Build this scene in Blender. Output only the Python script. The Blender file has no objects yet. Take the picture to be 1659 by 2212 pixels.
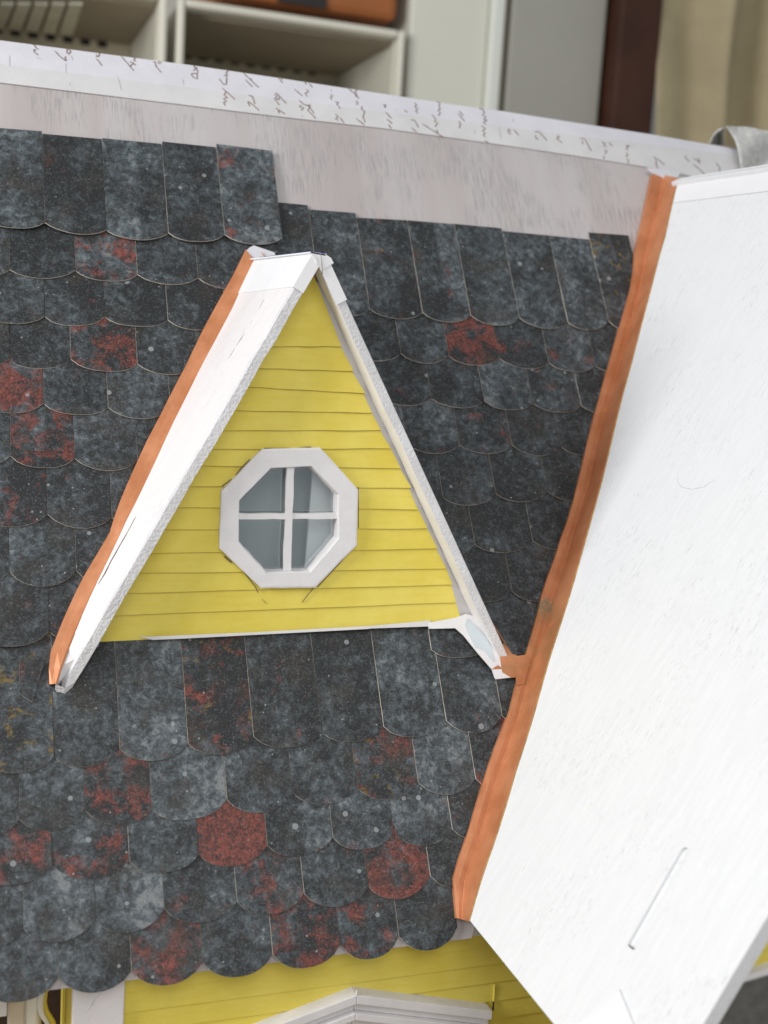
import bpy, bmesh, math, random
import numpy as np
from mathutils import Vector, Matrix
random.seed(7)
scn = bpy.context.scene
COL = scn.collection

# ------------------------------------------------------------------ camera (solved from the vanishing points)
CX, CY, FP = 829.5, 1106.0, 2596.0            # reference grid 1659 x 2212
def nrm(v):
    v = np.array(v, float); return v / np.linalg.norm(v)
_X = nrm((7331, 44, 2596)); _Z = nrm(np.cross(_X, nrm((-919, -476, 2596)))); _Y = np.cross(_Z, _X)
W = np.stack([_X, _Y, _Z])                    # world axes expressed in camera axes (right, down, forward)
def ray(u, v): return W @ np.array([(u - CX) / FP, (v - CY) / FP, 1.0])
CAM = -ray(600, 1368) * 0.55
cam_d = bpy.data.cameras.new('camera'); cam = bpy.data.objects.new('camera', cam_d); COL.objects.link(cam)
cam_d.sensor_fit = 'VERTICAL'; cam_d.sensor_height = 36.0; cam_d.sensor_width = 27.0
cam_d.lens = 36.0 * FP / 2212.0
cam_d.clip_start = 0.01; cam_d.clip_end = 30.0
right, down, fwd = W[:, 0], W[:, 1], W[:, 2]
mw = Matrix(((right[0], -down[0], -fwd[0], CAM[0]), (right[1], -down[1], -fwd[1], CAM[1]),
             (right[2], -down[2], -fwd[2], CAM[2]), (0, 0, 0, 1)))
cam.matrix_world = mw
cam_d.dof.use_dof = True; cam_d.dof.focus_distance = 0.55; cam_d.dof.aperture_fstop = 9.0
cam_d.dof.aperture_blades = 0
scn.camera = cam

# ------------------------------------------------------------------ light
world = bpy.data.worlds.new('World'); scn.world = world; world.use_nodes = True
bg = world.node_tree.nodes['Background']; bg.inputs[0].default_value = (0.90, 0.95, 1.0, 1); bg.inputs[1].default_value = 0.36

def area(name, loc, target, sx, sy, power, col):
    l = bpy.data.lights.new(name, 'AREA'); l.shape = 'RECTANGLE'; l.size = sx; l.size_y = sy; l.energy = power; l.color = col
    o = bpy.data.objects.new(name, l); COL.objects.link(o); o.location = loc
    o.rotation_euler = (Vector(target) - Vector(loc)).to_track_quat('-Z', 'Y').to_euler()
    return o
area('window_light', (-1.20, -0.30, 0.50), (0.08, 0, 0.05), .45, .60, 16.5, (1.0, 0.99, 0.98))
area('fill_light', (-0.35, -2.0, 1.4), (0.05, 0, 0.0), 1.6, 1.2, 19.5, (1.0, 0.97, 0.95))  # added fill lamp from the front, lifts the roof and front faces

scn.view_settings.view_transform = 'Standard'; scn.view_settings.look = 'None'
scn.view_settings.exposure = 0.0; scn.view_settings.gamma = 1.0; scn.view_settings.use_curve_mapping = False
scn.cycles.max_bounces = 6; scn.cycles.transparent_max_bounces = 8

# ------------------------------------------------------------------ node helpers
class NT:
    def __init__(s, name):
        s.m = bpy.data.materials.new(name); s.m.use_nodes = True; s.t = s.m.node_tree; s.n = s.t.nodes; s.l = s.t.links
        s.b = s.n['Principled BSDF']; s.out = s.n['Material Output']
        s.tc = s.n.new('ShaderNodeTexCoord').outputs['Object']
    def put(s, inp, v):
        if isinstance(v, bpy.types.NodeSocket): s.l.new(v, inp)
        elif isinstance(v, (tuple, list)) and len(v) == 3 and inp.type == 'RGBA': inp.default_value = (*v, 1)
        else: inp.default_value = v
    def mapv(s, v=None, scale=(1, 1, 1), rot=(0, 0, 0), loc=(0, 0, 0)):
        k = s.n.new('ShaderNodeMapping'); s.put(k.inputs['Vector'], v if v is not None else s.tc)
        k.inputs['Scale'].default_value = scale; k.inputs['Rotation'].default_value = rot; k.inputs['Location'].default_value = loc
        return k.outputs[0]
    def noise(s, scale, detail=3, rough=.55, v=None, dist=0.0):
        k = s.n.new('ShaderNodeTexNoise'); s.put(k.inputs['Vector'], v if v is not None else s.tc)
        k.inputs['Scale'].default_value = scale; k.inputs['Detail'].default_value = detail
        k.inputs['Roughness'].default_value = rough; k.inputs['Distortion'].default_value = dist
        return k.outputs['Fac']
    def vor(s, scale, v=None, feat='F1'):
        k = s.n.new('ShaderNodeTexVoronoi'); s.put(k.inputs['Vector'], v if v is not None else s.tc)
        k.inputs['Scale'].default_value = scale; k.feature = feat
        return k
    def ss(s, x, a, b, lo=0.0, hi=1.0):
        k = s.n.new('ShaderNodeMapRange'); k.interpolation_type = 'SMOOTHSTEP'; s.put(k.inputs[0], x)
        for i, q in enumerate((a, b, lo, hi)): s.put(k.inputs[i + 1], q)
        return k.outputs[0]
    def math(s, op, a, b=0.0, clamp=False):
        k = s.n.new('ShaderNodeMath'); k.operation = op; k.use_clamp = clamp; s.put(k.inputs[0], a); s.put(k.inputs[1], b); return k.outputs[0]
    def vmath(s, op, a, b):
        k = s.n.new('ShaderNodeVectorMath'); k.operation = op; s.put(k.inputs[0], a); s.put(k.inputs[1], b)
        return k.outputs['Value' if op == 'DISTANCE' else 'Vector']
    def mix(s, f, a, b, mode='MIX'):
        k = s.n.new('ShaderNodeMix'); k.data_type = 'RGBA'; k.blend_type = mode
        s.put(k.inputs['Factor'], f); s.put(k.inputs['A'], a); s.put(k.inputs['B'], b); return k.outputs['Result']
    def attr(s, name, out='Fac'):
        k = s.n.new('ShaderNodeAttribute'); k.attribute_name = name; return k.outputs[out]
    def bump(s, h, strength=.3, dist=.0005):
        k = s.n.new('ShaderNodeBump'); k.inputs['Strength'].default_value = strength; k.inputs['Distance'].default_value = dist
        s.put(k.inputs['Height'], h); s.put(s.b.inputs['Normal'], k.outputs[0])
    def fin(s, col, rough=.6, metal=0.0, spec=.4):
        s.put(s.b.inputs['Base Color'], col); s.put(s.b.inputs['Roughness'], rough); s.put(s.b.inputs['Metallic'], metal)
        s.b.inputs['Specular IOR Level'].default_value = spec
        return s.m

def mat_shingle():
    t = NT('printed_slate_card')
    v = t.vmath('ADD', t.tc, t.attr('tile_offset', 'Vector'))
    big = t.noise(75, 4, .6, v); mid = t.noise(300, 7, .80, v, .5); fine = t.noise(1100, 3, .7, v); cloud = t.noise(38, 3, .5, v)
    tone = t.attr('tile_tone')
    m1 = t.math('ADD', t.math('MULTIPLY', mid, .68), t.math('MULTIPLY', big, .32))
    m1 = t.math('ADD', m1, t.math('MULTIPLY', t.math('SUBTRACT', tone, .5), .24))
    m1 = t.math('ADD', m1, t.math('MULTIPLY', t.math('SUBTRACT', cloud, .5), .28))
    c = t.mix(t.ss(m1, .42, .53), (.019, .021, .022), (.046, .053, .057))
    c = t.mix(t.ss(m1, .50, .62), c, (.092, .113, .126))
    c = t.mix(t.ss(m1, .585, .69), c, (.21, .225, .23))
    # red rust patches
    rn = t.noise(85, 5, .66, t.vmath('ADD', v, (3.1, 1.7, .4)), .3)
    red = t.ss(t.math('ADD', rn, t.math('MULTIPLY', t.attr('tile_red'), .30)), .62, .78)
    redc = t.mix(t.ss(mid, .40, .62), (.085, .030, .024), (.245, .056, .038))
    c = t.mix(t.math('MULTIPLY', red, t.ss(fine, .32, .50)), c, redc)
    # ochre lichen
    on = t.noise(120, 6, .75, t.vmath('ADD', v, (7.7, 2.2, 5.4)), .5)
    och = t.ss(t.math('ADD', on, t.math('MULTIPLY', t.attr('tile_ochre'), .20)), .69, .77)
    c = t.mix(t.math('MULTIPLY', och, .8), c, (.20, .13, .028))
    # brown tint
    c = t.mix(t.math('MULTIPLY', t.ss(t.noise(55, 3, .5, t.vmath('ADD', v, (1, 9, 4))), .52, .7), .45), c, (.045, .036, .028))
    # grain
    c = t.mix(t.math('MULTIPLY', t.ss(fine, .54, .68), .42), c, (.19, .21, .22))
    c = t.mix(t.math('MULTIPLY', t.ss(fine, .46, .34), .6), c, (.013, .014, .014))
    # pale splatter dots
    vo = t.vor(150, v); cr = t.n.new('ShaderNodeSeparateColor'); t.l.new(vo.outputs['Color'], cr.inputs[0])
    rad = t.ss(cr.outputs[0], .86, 1.0, 0.0, .22)
    dot = t.math('LESS_THAN', vo.outputs['Distance'], rad)
    c = t.mix(t.math('MULTIPLY', dot, .62), c, (.34, .36, .36))
    vo2 = t.vor(520, v); cr2 = t.n.new('ShaderNodeSeparateColor'); t.l.new(vo2.outputs['Color'], cr2.inputs[0])
    dot2 = t.math('LESS_THAN', vo2.outputs['Distance'], t.ss(cr2.outputs[1], .94, 1.0, 0.0, .24))
    c = t.mix(t.math('MULTIPLY', dot2, .6), c, (.38, .40, .40))
    t.bump(t.noise(900, 2, .5, v), .12, .0003)
    return t.fin(c, .52, 0, .35)
M_SHINGLE = mat_shingle()

def mat_plain(name, col, rough=.7, var=.12, scale=60, bump=.0, spec=.3, dark=None, bd=.0006):
    t = NT(name); n = t.noise(scale, 4, .6)
    c = t.mix(t.ss(n, .3, .7), tuple(x * (1 - var) for x in col), tuple(min(1, x * (1 + var * .6)) for x in col))
    if dark is not None: c = t.mix(t.math('MULTIPLY', t.ss(t.noise(scale * 4, 4, .7), .58, .75), .5), c, dark)
    if bump: t.bump(t.noise(scale * 12, 3, .6), bump, bd)
    return t.fin(c, rough, 0, spec)

def mat_grain(name, base, pore, direction, rough=.6, density=.72, tint=None, stretch=14.0, pore_amt=.8, fine=700, bump=.15):
    """wood painted white: pores stretched along 'direction' (a world-axis vector in the board)"""
    t = NT(name)
    d = Vector(direction).normalized(); q = d.rotation_difference(Vector((0, 0, 1))).to_euler()
    v = t.mapv(None, (1, 1, 1), tuple(q)); v = t.mapv(v, (1, 1, 1 / stretch))
    n = t.noise(fine, 3, .6, v); n2 = t.noise(fine * .30, 4, .6, v); big = t.noise(30, 3, .5)
    c = t.mix(t.ss(n2, .3, .7), tuple(x * .95 for x in base), base)
    if tint is not None: c = t.mix(t.ss(t.noise(26, 3, .55, t.mapv(v, (1, 1, .8))), .35, .68), c, tint)
    mask = t.math('MULTIPLY', t.ss(n, density, density + .07), t.ss(t.math('ADD', big, t.math('MULTIPLY', n2, .5)), .66, .86))
    c = t.mix(t.math('MULTIPLY', mask, pore_amt), c, pore)
    t.bump(t.math('SUBTRACT', t.math('MULTIPLY', n2, .7), t.math('MULTIPLY', mask, 1.0)), bump, .0004)
    return t.fin(c, rough, 0, .35)

M_EDGE = mat_plain('pale_card_edge', (.66, .61, .52), .8, .25, 300)
SL = (-.5, 0, -.866)
M_GABLE = mat_grain('white_painted_plywood', (.80, .81, .825), (.43, .43, .44), SL, .48, .60, None, 9, .65, 1700, .12)
M_PANEL = mat_grain('white_painted_thin_wood', (.82, .80, .80), (.45, .42, .41), SL, .6, .60, (.76, .73, .73), 16, .55, 1100, .35)
M_ROOFBOARD = mat_grain('whitewashed_roof_board', (.54, .51, .505), (.36, .34, .345), (0, .53, .848), .7, .49, (.455, .405, .395), 20, .8, 1300, .18)
M_WHITE = mat_plain('matte_white_paint', (.78, .765, .77), .6, .05, 90, .25, .3)
M_ROUGHWHITE = mat_plain('brushed_gloss_white_paint', (.72, .715, .72), .42, .08, 60, .75, .5, None, .0014)
M_CARD = mat_plain('smooth_white_card', (.82, .825, .84), .55, .03, 40, .05, .3)
M_GLUE = mat_plain('pale_blue_dried_glue', (.58, .64, .67), .30, .06, 60, .1, .5)
M_PAPER = mat_plain('thin_white_paper', (.70, .695, .735), .8, .05, 50, .2, .2)
M_PAPER2 = mat_plain('cream_paper_edge', (.66, .65, .65), .8, .06, 50, .2, .2)
M_INK = mat_plain('brown_ink', (.22, .135, .11), .8, .3, 500)
M_INKFAINT = mat_plain('faint_grey_ink', (.50, .49, .52), .8, .1, 500)
M_DARK = mat_plain('dark_gap', (.06, .045, .03), .9, .3, 300)
M_PENCIL_SHADE = mat_plain('pencil_and_shade_grey', (.50, .50, .51), .8, .2, 900)
M_CRACK_SHADE = mat_plain('crack_and_shade_brown', (.16, .12, .08), .9, .4, 800)
M_BLUE = mat_plain('blue_tape', (.012, .03, .20), .5, .1, 100)
M_GREY = mat_plain('dark_grey_card', (.13, .13, .12), .7, .2, 300)
M_INT = mat_plain('grey_interior_board', (.50, .53, .51), .8, .04, 20)
M_TAN = mat_plain('bare_ply_edge', (.45, .30, .12), .8, .3, 400)

def mat_yellow():
    t = NT('yellow_painted_card')
    n = t.noise(38, 4, .6); n2 = t.noise(420, 3, .6, t.mapv(None, (.12, 1, 1)))
    c = t.mix(t.ss(n, .3, .72), (.75, .61, .090), (.82, .69, .14))
    c = t.mix(t.math('MULTIPLY', t.ss(n2, .45, .75), .22), c, (.66, .50, .05))
    c = t.mix(t.math('MULTIPLY', t.ss(t.noise(140, 4, .7), .69, .78), .35), c, (.80, .74, .42))
    t.bump(t.noise(700, 3, .6), .18, .0003)
    return t.fin(c, .5, 0, .35)
M_YELLOW = mat_yellow()
M_YLINE = mat_plain('brown_seam_shade', (.40, .29, .045), .8, .25, 300)

def mat_copper():
    t = NT('copper_painted_paper')
    n = t.noise(60, 4, .6); st = t.noise(600, 3, .6, t.mapv(t.mapv(None, (1, 1, 1), (0.6, -.45, 0)), (1, 1, .10)))
    c = t.mix(t.ss(n, .32, .68), (.49, .185, .078), (.60, .255, .122))
    c = t.mix(t.math('MULTIPLY', t.ss(st, .42, .68), .22), c, (.64, .29, .155))
    c = t.mix(t.math('MULTIPLY', t.ss(t.noise(160, 5, .7), .56, .75), .35), c, (.36, .14, .07))
    pat = None
    for p, r in PATINA:
        d = t.vmath('DISTANCE', t.tc, tuple(p))
        k = t.ss(d, r * 2.0, r * 1.2)
        pat = k if pat is None else t.math('MAXIMUM', pat, k)
    pat = t.math('MULTIPLY', pat, t.ss(t.noise(420, 4, .7), .40, .50))
    c = t.mix(t.math('MULTIPLY', pat, .75), c, (.13, .19, .13))
    brown = t.ss(t.vmath('DISTANCE', t.tc, tuple(PATINA[0][0])), .055, .008)
    c = t.mix(t.math('MULTIPLY', t.math('MULTIPLY', brown, t.ss(t.noise(90, 4, .6), .35, .6)), .6), c, (.34, .18, .075))
    t.bump(st, .14, .0004)
    return t.fin(c, t.ss(n, .3, .7, .36, .5), .22, .4)

# ------------------------------------------------------------------ geometry helpers
TH = math.radians(58.0); UD = np.array([0, math.cos(TH), math.sin(TH)]); RN = np.array([0, -math.sin(TH), math.cos(TH)])
def hit(u, v, p, n):
    r = ray(u, v); p = np.array(p, float); n = np.array(n, float)
    return CAM + r * (((p - CAM) @ n) / (r @ n))
def roof(u, v, h=0.0): return hit(u, v, RN * h, RN)
def ru(u, v):
    p = roof(u, v); return p[0], float(p @ UD)
def rp(x, s, h=0.0): return np.array([x, 0, 0]) + UD * s + RN * h
def fy(u, v, y): return hit(u, v, (0, y, 0), (0, 1, 0))

ROOT_Z = -0.40
def props(o, label=None, cat=None, group=None, kind=None):
    if label: o['label'] = label
    if cat: o['category'] = cat
    if group: o['group'] = group
    if kind: o['kind'] = kind
    return o
def thing(name, label, cat, loc=(0, 0, ROOT_Z), group=None):
    o = bpy.data.objects.new(name, None); COL.objects.link(o); o.location = loc; o.empty_display_size = .05
    return props(o, label, cat, group)
class MB:
    def __init__(s): s.v = []; s.f = []; s.mi = []; s.mats = []
    def m(s, mat):
        if mat not in s.mats: s.mats.append(mat)
        return s.mats.index(mat)
    def add(s, vs, fs, mat):
        b = len(s.v); s.v += [tuple(float(c) for c in p) for p in vs]; k = s.m(mat)
        for f in fs: s.f.append(tuple(b + i for i in f)); s.mi.append(k)
    def prism(s, pts, off, mat, side=None):
        """polygon pts (list of 3D), extruded by vector off; top face first"""
        n = len(pts); off = np.array(off, float)
        a = [np.array(p, float) for p in pts]; b = [p + off for p in a]
        s.add(a + b, [tuple(range(n))[::-1], tuple(range(n, 2 * n))], mat)
        s.add(a + b, [(i, (i + 1) % n, n + (i + 1) % n, n + i) for i in range(n)], side or mat)
    def box(s, lo, hi, mat):
        x0, y0, z0 = lo; x1, y1, z1 = hi
        s.prism([(x0, y0, z0), (x1, y0, z0), (x1, y1, z0), (x0, y1, z0)], (0, 0, z1 - z0), mat)
    def tube(s, pts, r, mat, seg=8, flat=1.0, nrm_=None):
        pts = [Vector(p) for p in pts]; rings = []
        for i, p in enumerate(pts):
            d = (pts[min(i + 1, len(pts) - 1)] - pts[max(i - 1, 0)]).normalized()
            up = Vector(nrm_) if nrm_ is not None else (Vector((0, 0, 1)) if abs(d.z) < .9 else Vector((1, 0, 0)))
            a = d.cross(up).normalized(); b = a.cross(d).normalized()
            rr = r[i] if isinstance(r, (list, tuple)) else r
            rings.append([p + a * rr * math.cos(2 * math.pi * k / seg) + b * rr * flat * math.sin(2 * math.pi * k / seg) for k in range(seg)])
        vs = [q for R_ in rings for q in R_]; fs = []
        for i in range(len(pts) - 1):
            for k in range(seg):
                fs.append((i * seg + k, i * seg + (k + 1) % seg, (i + 1) * seg + (k + 1) % seg, (i + 1) * seg + k))
        fs += [tuple(range(seg))[::-1], tuple(range((len(pts) - 1) * seg, len(pts) * seg))]
        s.add(vs, fs, mat)
    def build(s, name, parent=None, smooth=False, bevel=0.0, rough=None):
        me = bpy.data.meshes.new(name); me.from_pydata(s.v, [], s.f)
        for m_ in s.mats: me.materials.append(m_)
        me.polygons.foreach_set('material_index', s.mi); me.update()
        bm = bmesh.new(); bm.from_mesh(me)
        if bevel: bmesh.ops.remove_doubles(bm, verts=bm.verts, dist=1e-6)
        bmesh.ops.recalc_face_normals(bm, faces=bm.faces); bm.to_mesh(me); bm.free()
        o = bpy.data.objects.new(name, me); COL.objects.link(o)
        if parent is not None:
            o.parent = parent
            w = parent; off = Vector((0, 0, 0))
            while w is not None: off += w.location; w = w.parent
            o.location = -off
        if smooth: me.shade_smooth()
        if bevel:
            b = o.modifiers.new('bevel', 'BEVEL'); b.width = bevel; b.segments = 2; b.limit_method = 'ANGLE'; b.angle_limit = math.radians(35)
        return o

def wobbly(mb, axis_pts, mat):
    pass

# ================================================================== SETTING
tb = MB(); tb.box((-1.2, -.75, ROOT_Z - .03), (1.4, .62, ROOT_Z), mat_plain('pale_wood_table', (.42, .33, .24), .5, .12, 12))
props(tb.build('tabletop'), 'pale wooden tabletop under the dollhouse', None, None, 'structure')
wl = MB(); wl.box((-2.5, 1.62, -1.2), (3.2, 1.68, 2.2), mat_plain('room_wall_paint', (.62, .60, .55), .8, .05, 3))
props(wl.build('wall'), 'plain pale room wall behind the shelves', None, None, 'structure')

# ================================================================== BACKGROUND FURNITURE (out of focus)
YB = 0.78
def bx(u0, v0, u1, v1, y):                       # a facade rectangle on plane y
    a = fy(u0, v0, y); b = fy(u1, v1, y); return a[0], a[2], b[0], b[2]
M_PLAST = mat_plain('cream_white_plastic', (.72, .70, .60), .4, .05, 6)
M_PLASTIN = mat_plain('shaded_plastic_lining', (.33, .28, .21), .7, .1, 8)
M_LOUV = mat_plain('bright_louver', (.62, .60, .48), .4, .1, 40)
M_SLOTBAND = mat_plain('cream_slotted_band', (.58, .52, .39), .6, .08, 8)
M_HOLE = mat_plain('dark_slot', (.035, .032, .03), .8, .1, 8)

def crate(name, label, x0, x1, z0, z1, y0, depth, group, slots, lattice=False):
    t = thing(name, label, 'crate', ((x0 + x1) / 2, y0 + depth / 2, z0), group)
    w = .006
    m = MB()
    m.box((x0, y0, z0), (x0 + w, y0 + depth, z1), M_PLAST); m.box((x1 - w, y0, z0), (x1, y0 + depth, z1), M_PLAST)
    m.box((x0 + w, y0, z1 - w), (x1 - w, y0 + depth, z1), M_PLAST); m.box((x0 + w, y0, z0), (x1 - w, y0 + depth, z0 + w), M_PLAST)
    # raised rim round the opening
    r = .002
    m.box((x0 - r, y0 - .012, z0 - r), (x0 + w, y0 - .0005, z1 + r), M_PLAST); m.box((x1 - w, y0 - .012, z0 - r), (x1 + r, y0 - .0005, z1 + r), M_PLAST)
    m.box((x0 + w + .0003, y0 - .0115, z1 - w), (x1 - w - .0003, y0 - .0005, z1 + r), M_PLAST); m.box((x0 + w + .0003, y0 - .0115, z0 - r), (x1 - w - .0003, y0 - .0005, z0 + w), M_PLAST)
    m.build('crate_frame', t, bevel=.003)
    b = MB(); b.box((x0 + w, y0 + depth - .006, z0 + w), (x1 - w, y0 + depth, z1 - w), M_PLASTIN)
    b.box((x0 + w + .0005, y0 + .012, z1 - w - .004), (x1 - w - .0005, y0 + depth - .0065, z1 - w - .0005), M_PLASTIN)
    yb = y0 + depth - .0065; n = int((x1 - x0 - .04) / .0195)
    for i in range(n):
        xa = x0 + .022 + i * .0195
        b.box((xa, yb - .0015, slots[0]), (xa + .0105, yb, slots[1]), M_HOLE)
    b.box((x0 + w + .001, yb - .0008, slots[0] - .012), (x1 - w - .001, yb - .0002, slots[1] + .007), M_SLOTBAND)
    b.build('slotted_back', t)
    if lattice:
        g = MB()
        zc = z1 - w - .0052
        def cl_(u, v): return hit(u, v, (0, 0, zc), (0, 0, 1))
        for i in range(7):
            u = -95 + i * 37
            q = [cl_(u, 57 + i * 3.6 - 10), cl_(u + 29, 60 + i * 3.6 - 9), cl_(u + 29 + 22, 4), cl_(u + 22, 3)]
            g.prism(q, (0, 0, -.003), M_LOUV)
        g.build('light_louver', t)
    return t
x0, z0, x1, z1 = bx(375, 300, 868, 38, YB)
sl = fy(500, 150, YB + .22)[2]
crate('storage_crate', 'open cream plastic storage crate with a row of slots, below the orange box', x0, x1, z0 + .01, fy(600, 36, YB)[2], YB, .22, 'plastic crates behind the dollhouse', (fy(500, 142, YB + .22)[2], fy(500, 122, YB + .22)[2]))
x2 = fy(352, 100, YB)[0]
crate('storage_crate', 'open cream plastic storage crate with bright lattice, behind the ridge at far left', x2 - .30, x2, z0 + .01, fy(150, -40, YB)[2], YB, .22, 'plastic crates behind the dollhouse', (fy(150, 96, YB + .22)[2], fy(150, 76, YB + .22)[2]), True)
# orange box above
m = MB(); xa = fy(470, 20, YB)[0]; xb = fy(862, 20, YB)[0]; zb = fy(640, 14, YB)[2]
M_ORB = mat_plain('burnt_orange_plastic', (.34, .115, .035), .45, .12, 8)
ob = thing('plastic_box', 'burnt orange plastic box standing above the cream crate', 'box', ((xa + xb) / 2, YB + .1, zb))
m.box((xa, YB + .002, zb), (xb, YB + .20, zb + .16), M_ORB); m.build('box_body', ob, bevel=.008)
m = MB(); m.box((xa - .004, YB - .006, zb + .155), (xb + .004, YB + .206, zb + .175), M_ORB); m.build('box_rim', ob, bevel=.003)
m = MB(); xc = fy(500, 10, YB)[0]; m.box((fy(600, 10, YB)[0], YB - .001, zb + .002), (fy(705, 10, YB)[0], YB + .0015, zb + .03), M_HOLE); m.build('hand_hole', ob)
# tall white cabinet with door + frame
cab = thing('cabinet', 'tall pale white cabinet with a grey side door behind the roof ridge', 'cabinet', (fy(1080, 100, YB)[0], YB + .2, ROOT_Z))
m = MB(); xl = fy(884, 100, YB)[0]; xr = fy(1052, 100, YB)[0]
M_CAB = mat_plain('off_white_lacquer', (.70, .70, .61), .4, .03, 4)
m.box((xl, YB, ROOT_Z), (xr, YB + .4, 1.2), M_CAB); m.build('cabinet_door', cab, bevel=.003)
m = MB(); m.box((xr + .0005, YB - .010, ROOT_Z), (fy(1080, 100, YB)[0], YB + .4, 1.2), mat_plain('bright_white_lacquer', (.74, .76, .70), .4, .03, 4)); m.build('cabinet_frame', cab, bevel=.003)
m = MB(); m.box((fy(1084, 100, YB)[0], YB + .004, ROOT_Z), (fy(1094, 100, YB)[0], YB + .4, 1.2), M_PLASTIN); m.build('shadow_gap', cab)
m = MB(); m.box((fy(1097, 100, YB)[0], YB - .004, ROOT_Z), (fy(1302, 100, YB)[0], YB + .4, 1.2), mat_plain('warm_grey_laminate', (.385, .375, .33), .5, .05, 5)); m.build('side_door', cab, bevel=.003)
br = MB(); br.box((fy(1305, 150, YB)[0], YB - .03, ROOT_Z), (fy(1420, 150, YB - .03)[0], YB + .3, 1.2), mat_plain('dark_brown_wood', (.060, .022, .012), .5, .25, 14))
props(br.build('brown_board', bevel=.002), 'dark reddish brown upright board between grey door and beige curtain', 'board')
# beige curtain with folds
cu = MB(); M_CUR = mat_plain('beige_linen', (.42, .355, .22), .9, .14, 10, .3)
xs0 = fy(1404, 150, YB)[0]; N = 45; vs = []; prof = []
for i in range(N + 1):
    x = xs0 + i * .0125
    a = x - fy(1545, 150, YB)[0]
    y = YB - .02 + .008 * math.sin(x * 37) - .045 * math.exp(-(a / .020) ** 2) + .030 * math.exp(-((a - .055) / .03) ** 2)
    prof.append((x, y))
for k in range(17):
    z = ROOT_Z + k * .10; 
    for i, (x, y) in enumerate(prof):
        vs.append((x + .012 * math.sin(z * 7 + 1), y + .012 * math.sin(x * 23 + z * 9), z))
fs = [(k * (N + 1) + i, k * (N + 1) + i + 1, (k + 1) * (N + 1) + i + 1, (k + 1) * (N + 1) + i) for k in range(16) for i in range(N)]
cu.add(vs, fs, M_CUR); co = cu.build('curtain', smooth=True); sd = co.modifiers.new('thickness', 'SOLIDIFY'); sd.thickness = .004; ssf = co.modifiers.new('smooth', 'SUBSURF'); ssf.levels = 1; ssf.render_levels = 2
props(co, 'beige linen curtain with a soft vertical fold behind the white gable', 'curtain')

# ================================================================== DOLLHOUSE
PATINA = [(roof(1150, 1408), .0022), (roof(1157, 1418), .0026), (roof(1183, 1404, .004), .0022), (roof(1172, 1318), .004), (roof(1186, 1322), .004), (roof(1170, 1445), .003)]
M_COPPER = mat_copper()
house = thing('dollhouse', 'handmade yellow dollhouse with grey shingled roof, white dormer and copper flashing', 'dollhouse', (0.05, .12, ROOT_Z))

# ---- roof board
xL = -.235
RIDGE_S = float(hit(700, 187, (0, 0, 0), RN) @ UD)     # ridge seen at the top of the paper
EAVE = -.1405
GX = .30
mb = MB()
mb.prism([rp(xL, EAVE), rp(.074, EAVE), rp(.281, .286), rp(.42, .286), rp(.42, .3085), rp(xL, .3085)], -RN * .004, M_ROOFBOARD)
_t = math.tan(TH - .16); ridge = hit(700, 186, rp(0, .3085), (0, -math.sin(TH - .16), math.cos(TH - .16))) - np.array([0, .003, .0055])
mb.prism([(xL, *rp(0, .3085)[1:]), (.42, *rp(0, .3085)[1:]), (.42, ridge[1], ridge[2]), (xL, ridge[1], ridge[2])], (0, .002, -.003), M_ROOFBOARD)
mb.prism([(xL, ridge[1], ridge[2]), (.42, ridge[1], ridge[2]), (.42, ridge[1] + .22, ridge[2] - .352), (xL, ridge[1] + .22, ridge[2] - .352)], (0, -.0034, -.0021), M_ROOFBOARD)
board = mb.build('roof_board', house)

# ---- ridge paper with handwriting
CR = .3085
P2N = np.array([0, -math.sin(TH - .16), math.cos(TH - .16)]); P2P = rp(0, CR, .0008)
def paper(u, v, lift=0.0):
    p = roof(u, v, .0008 + lift)
    if float(p @ UD) > CR: p = hit(u, v, P2P + P2N * lift, P2N)
    return p
pb = MB()
low = [(-420, 128), (-60, 171), (0, 178), (200, 202), (415, 228), (600, 251), (830, 277), (995, 300), (1060, 309), (1250, 337), (1412, 363), (1560, 395), (1700, 430)]
top = [(-420, 33), (-60, 79), (0, 87), (200, 113), (415, 141), (600, 168), (830, 203), (995, 228), (1060, 236), (1250, 266), (1412, 291), (1560, 317), (1700, 345)]
lo_p = [paper(*q) for q in low]; hi_p = [paper(*q) for q in top]
cr_p = [np.array([(a[0] + b[0]) / 2, *rp(0, CR, .0008)[1:]]) for a, b in zip(lo_p, hi_p)]
n = len(low)
back_p = [p + np.array([0, .03, -.03]) for p in hi_p]
for i in range(n - 1):
    pb.prism([lo_p[i], lo_p[i + 1], cr_p[i + 1], cr_p[i]], -RN * .0004, M_PAPER2)
    pb.prism([cr_p[i], cr_p[i + 1], hi_p[i + 1], hi_p[i]], -P2N * .0004, M_PAPER)
    pb.prism([hi_p[i], hi_p[i + 1], back_p[i + 1], back_p[i]], (0, -.0003, -.0003), M_PAPER)
K6 = 600 * .72 / 1659; K7 = 704 * .72 / 1659
def stroke(pts, off, k, w=.00027, mat=M_INK):
    q = [paper(off[0] + a * k, off[1] + b * k, .00012) for a, b in pts]
    dense = [q[0]]
    for a, b in zip(q[:-1], q[1:]):
        for s_ in (.5, 1.0): dense.append(a * (1 - s_) + b * s_)
    pb.tube(dense, [w * (.7 + .5 * abs(math.sin(i * 1.3))) for i in range(len(dense))], mat, 5, .35, RN)
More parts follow.
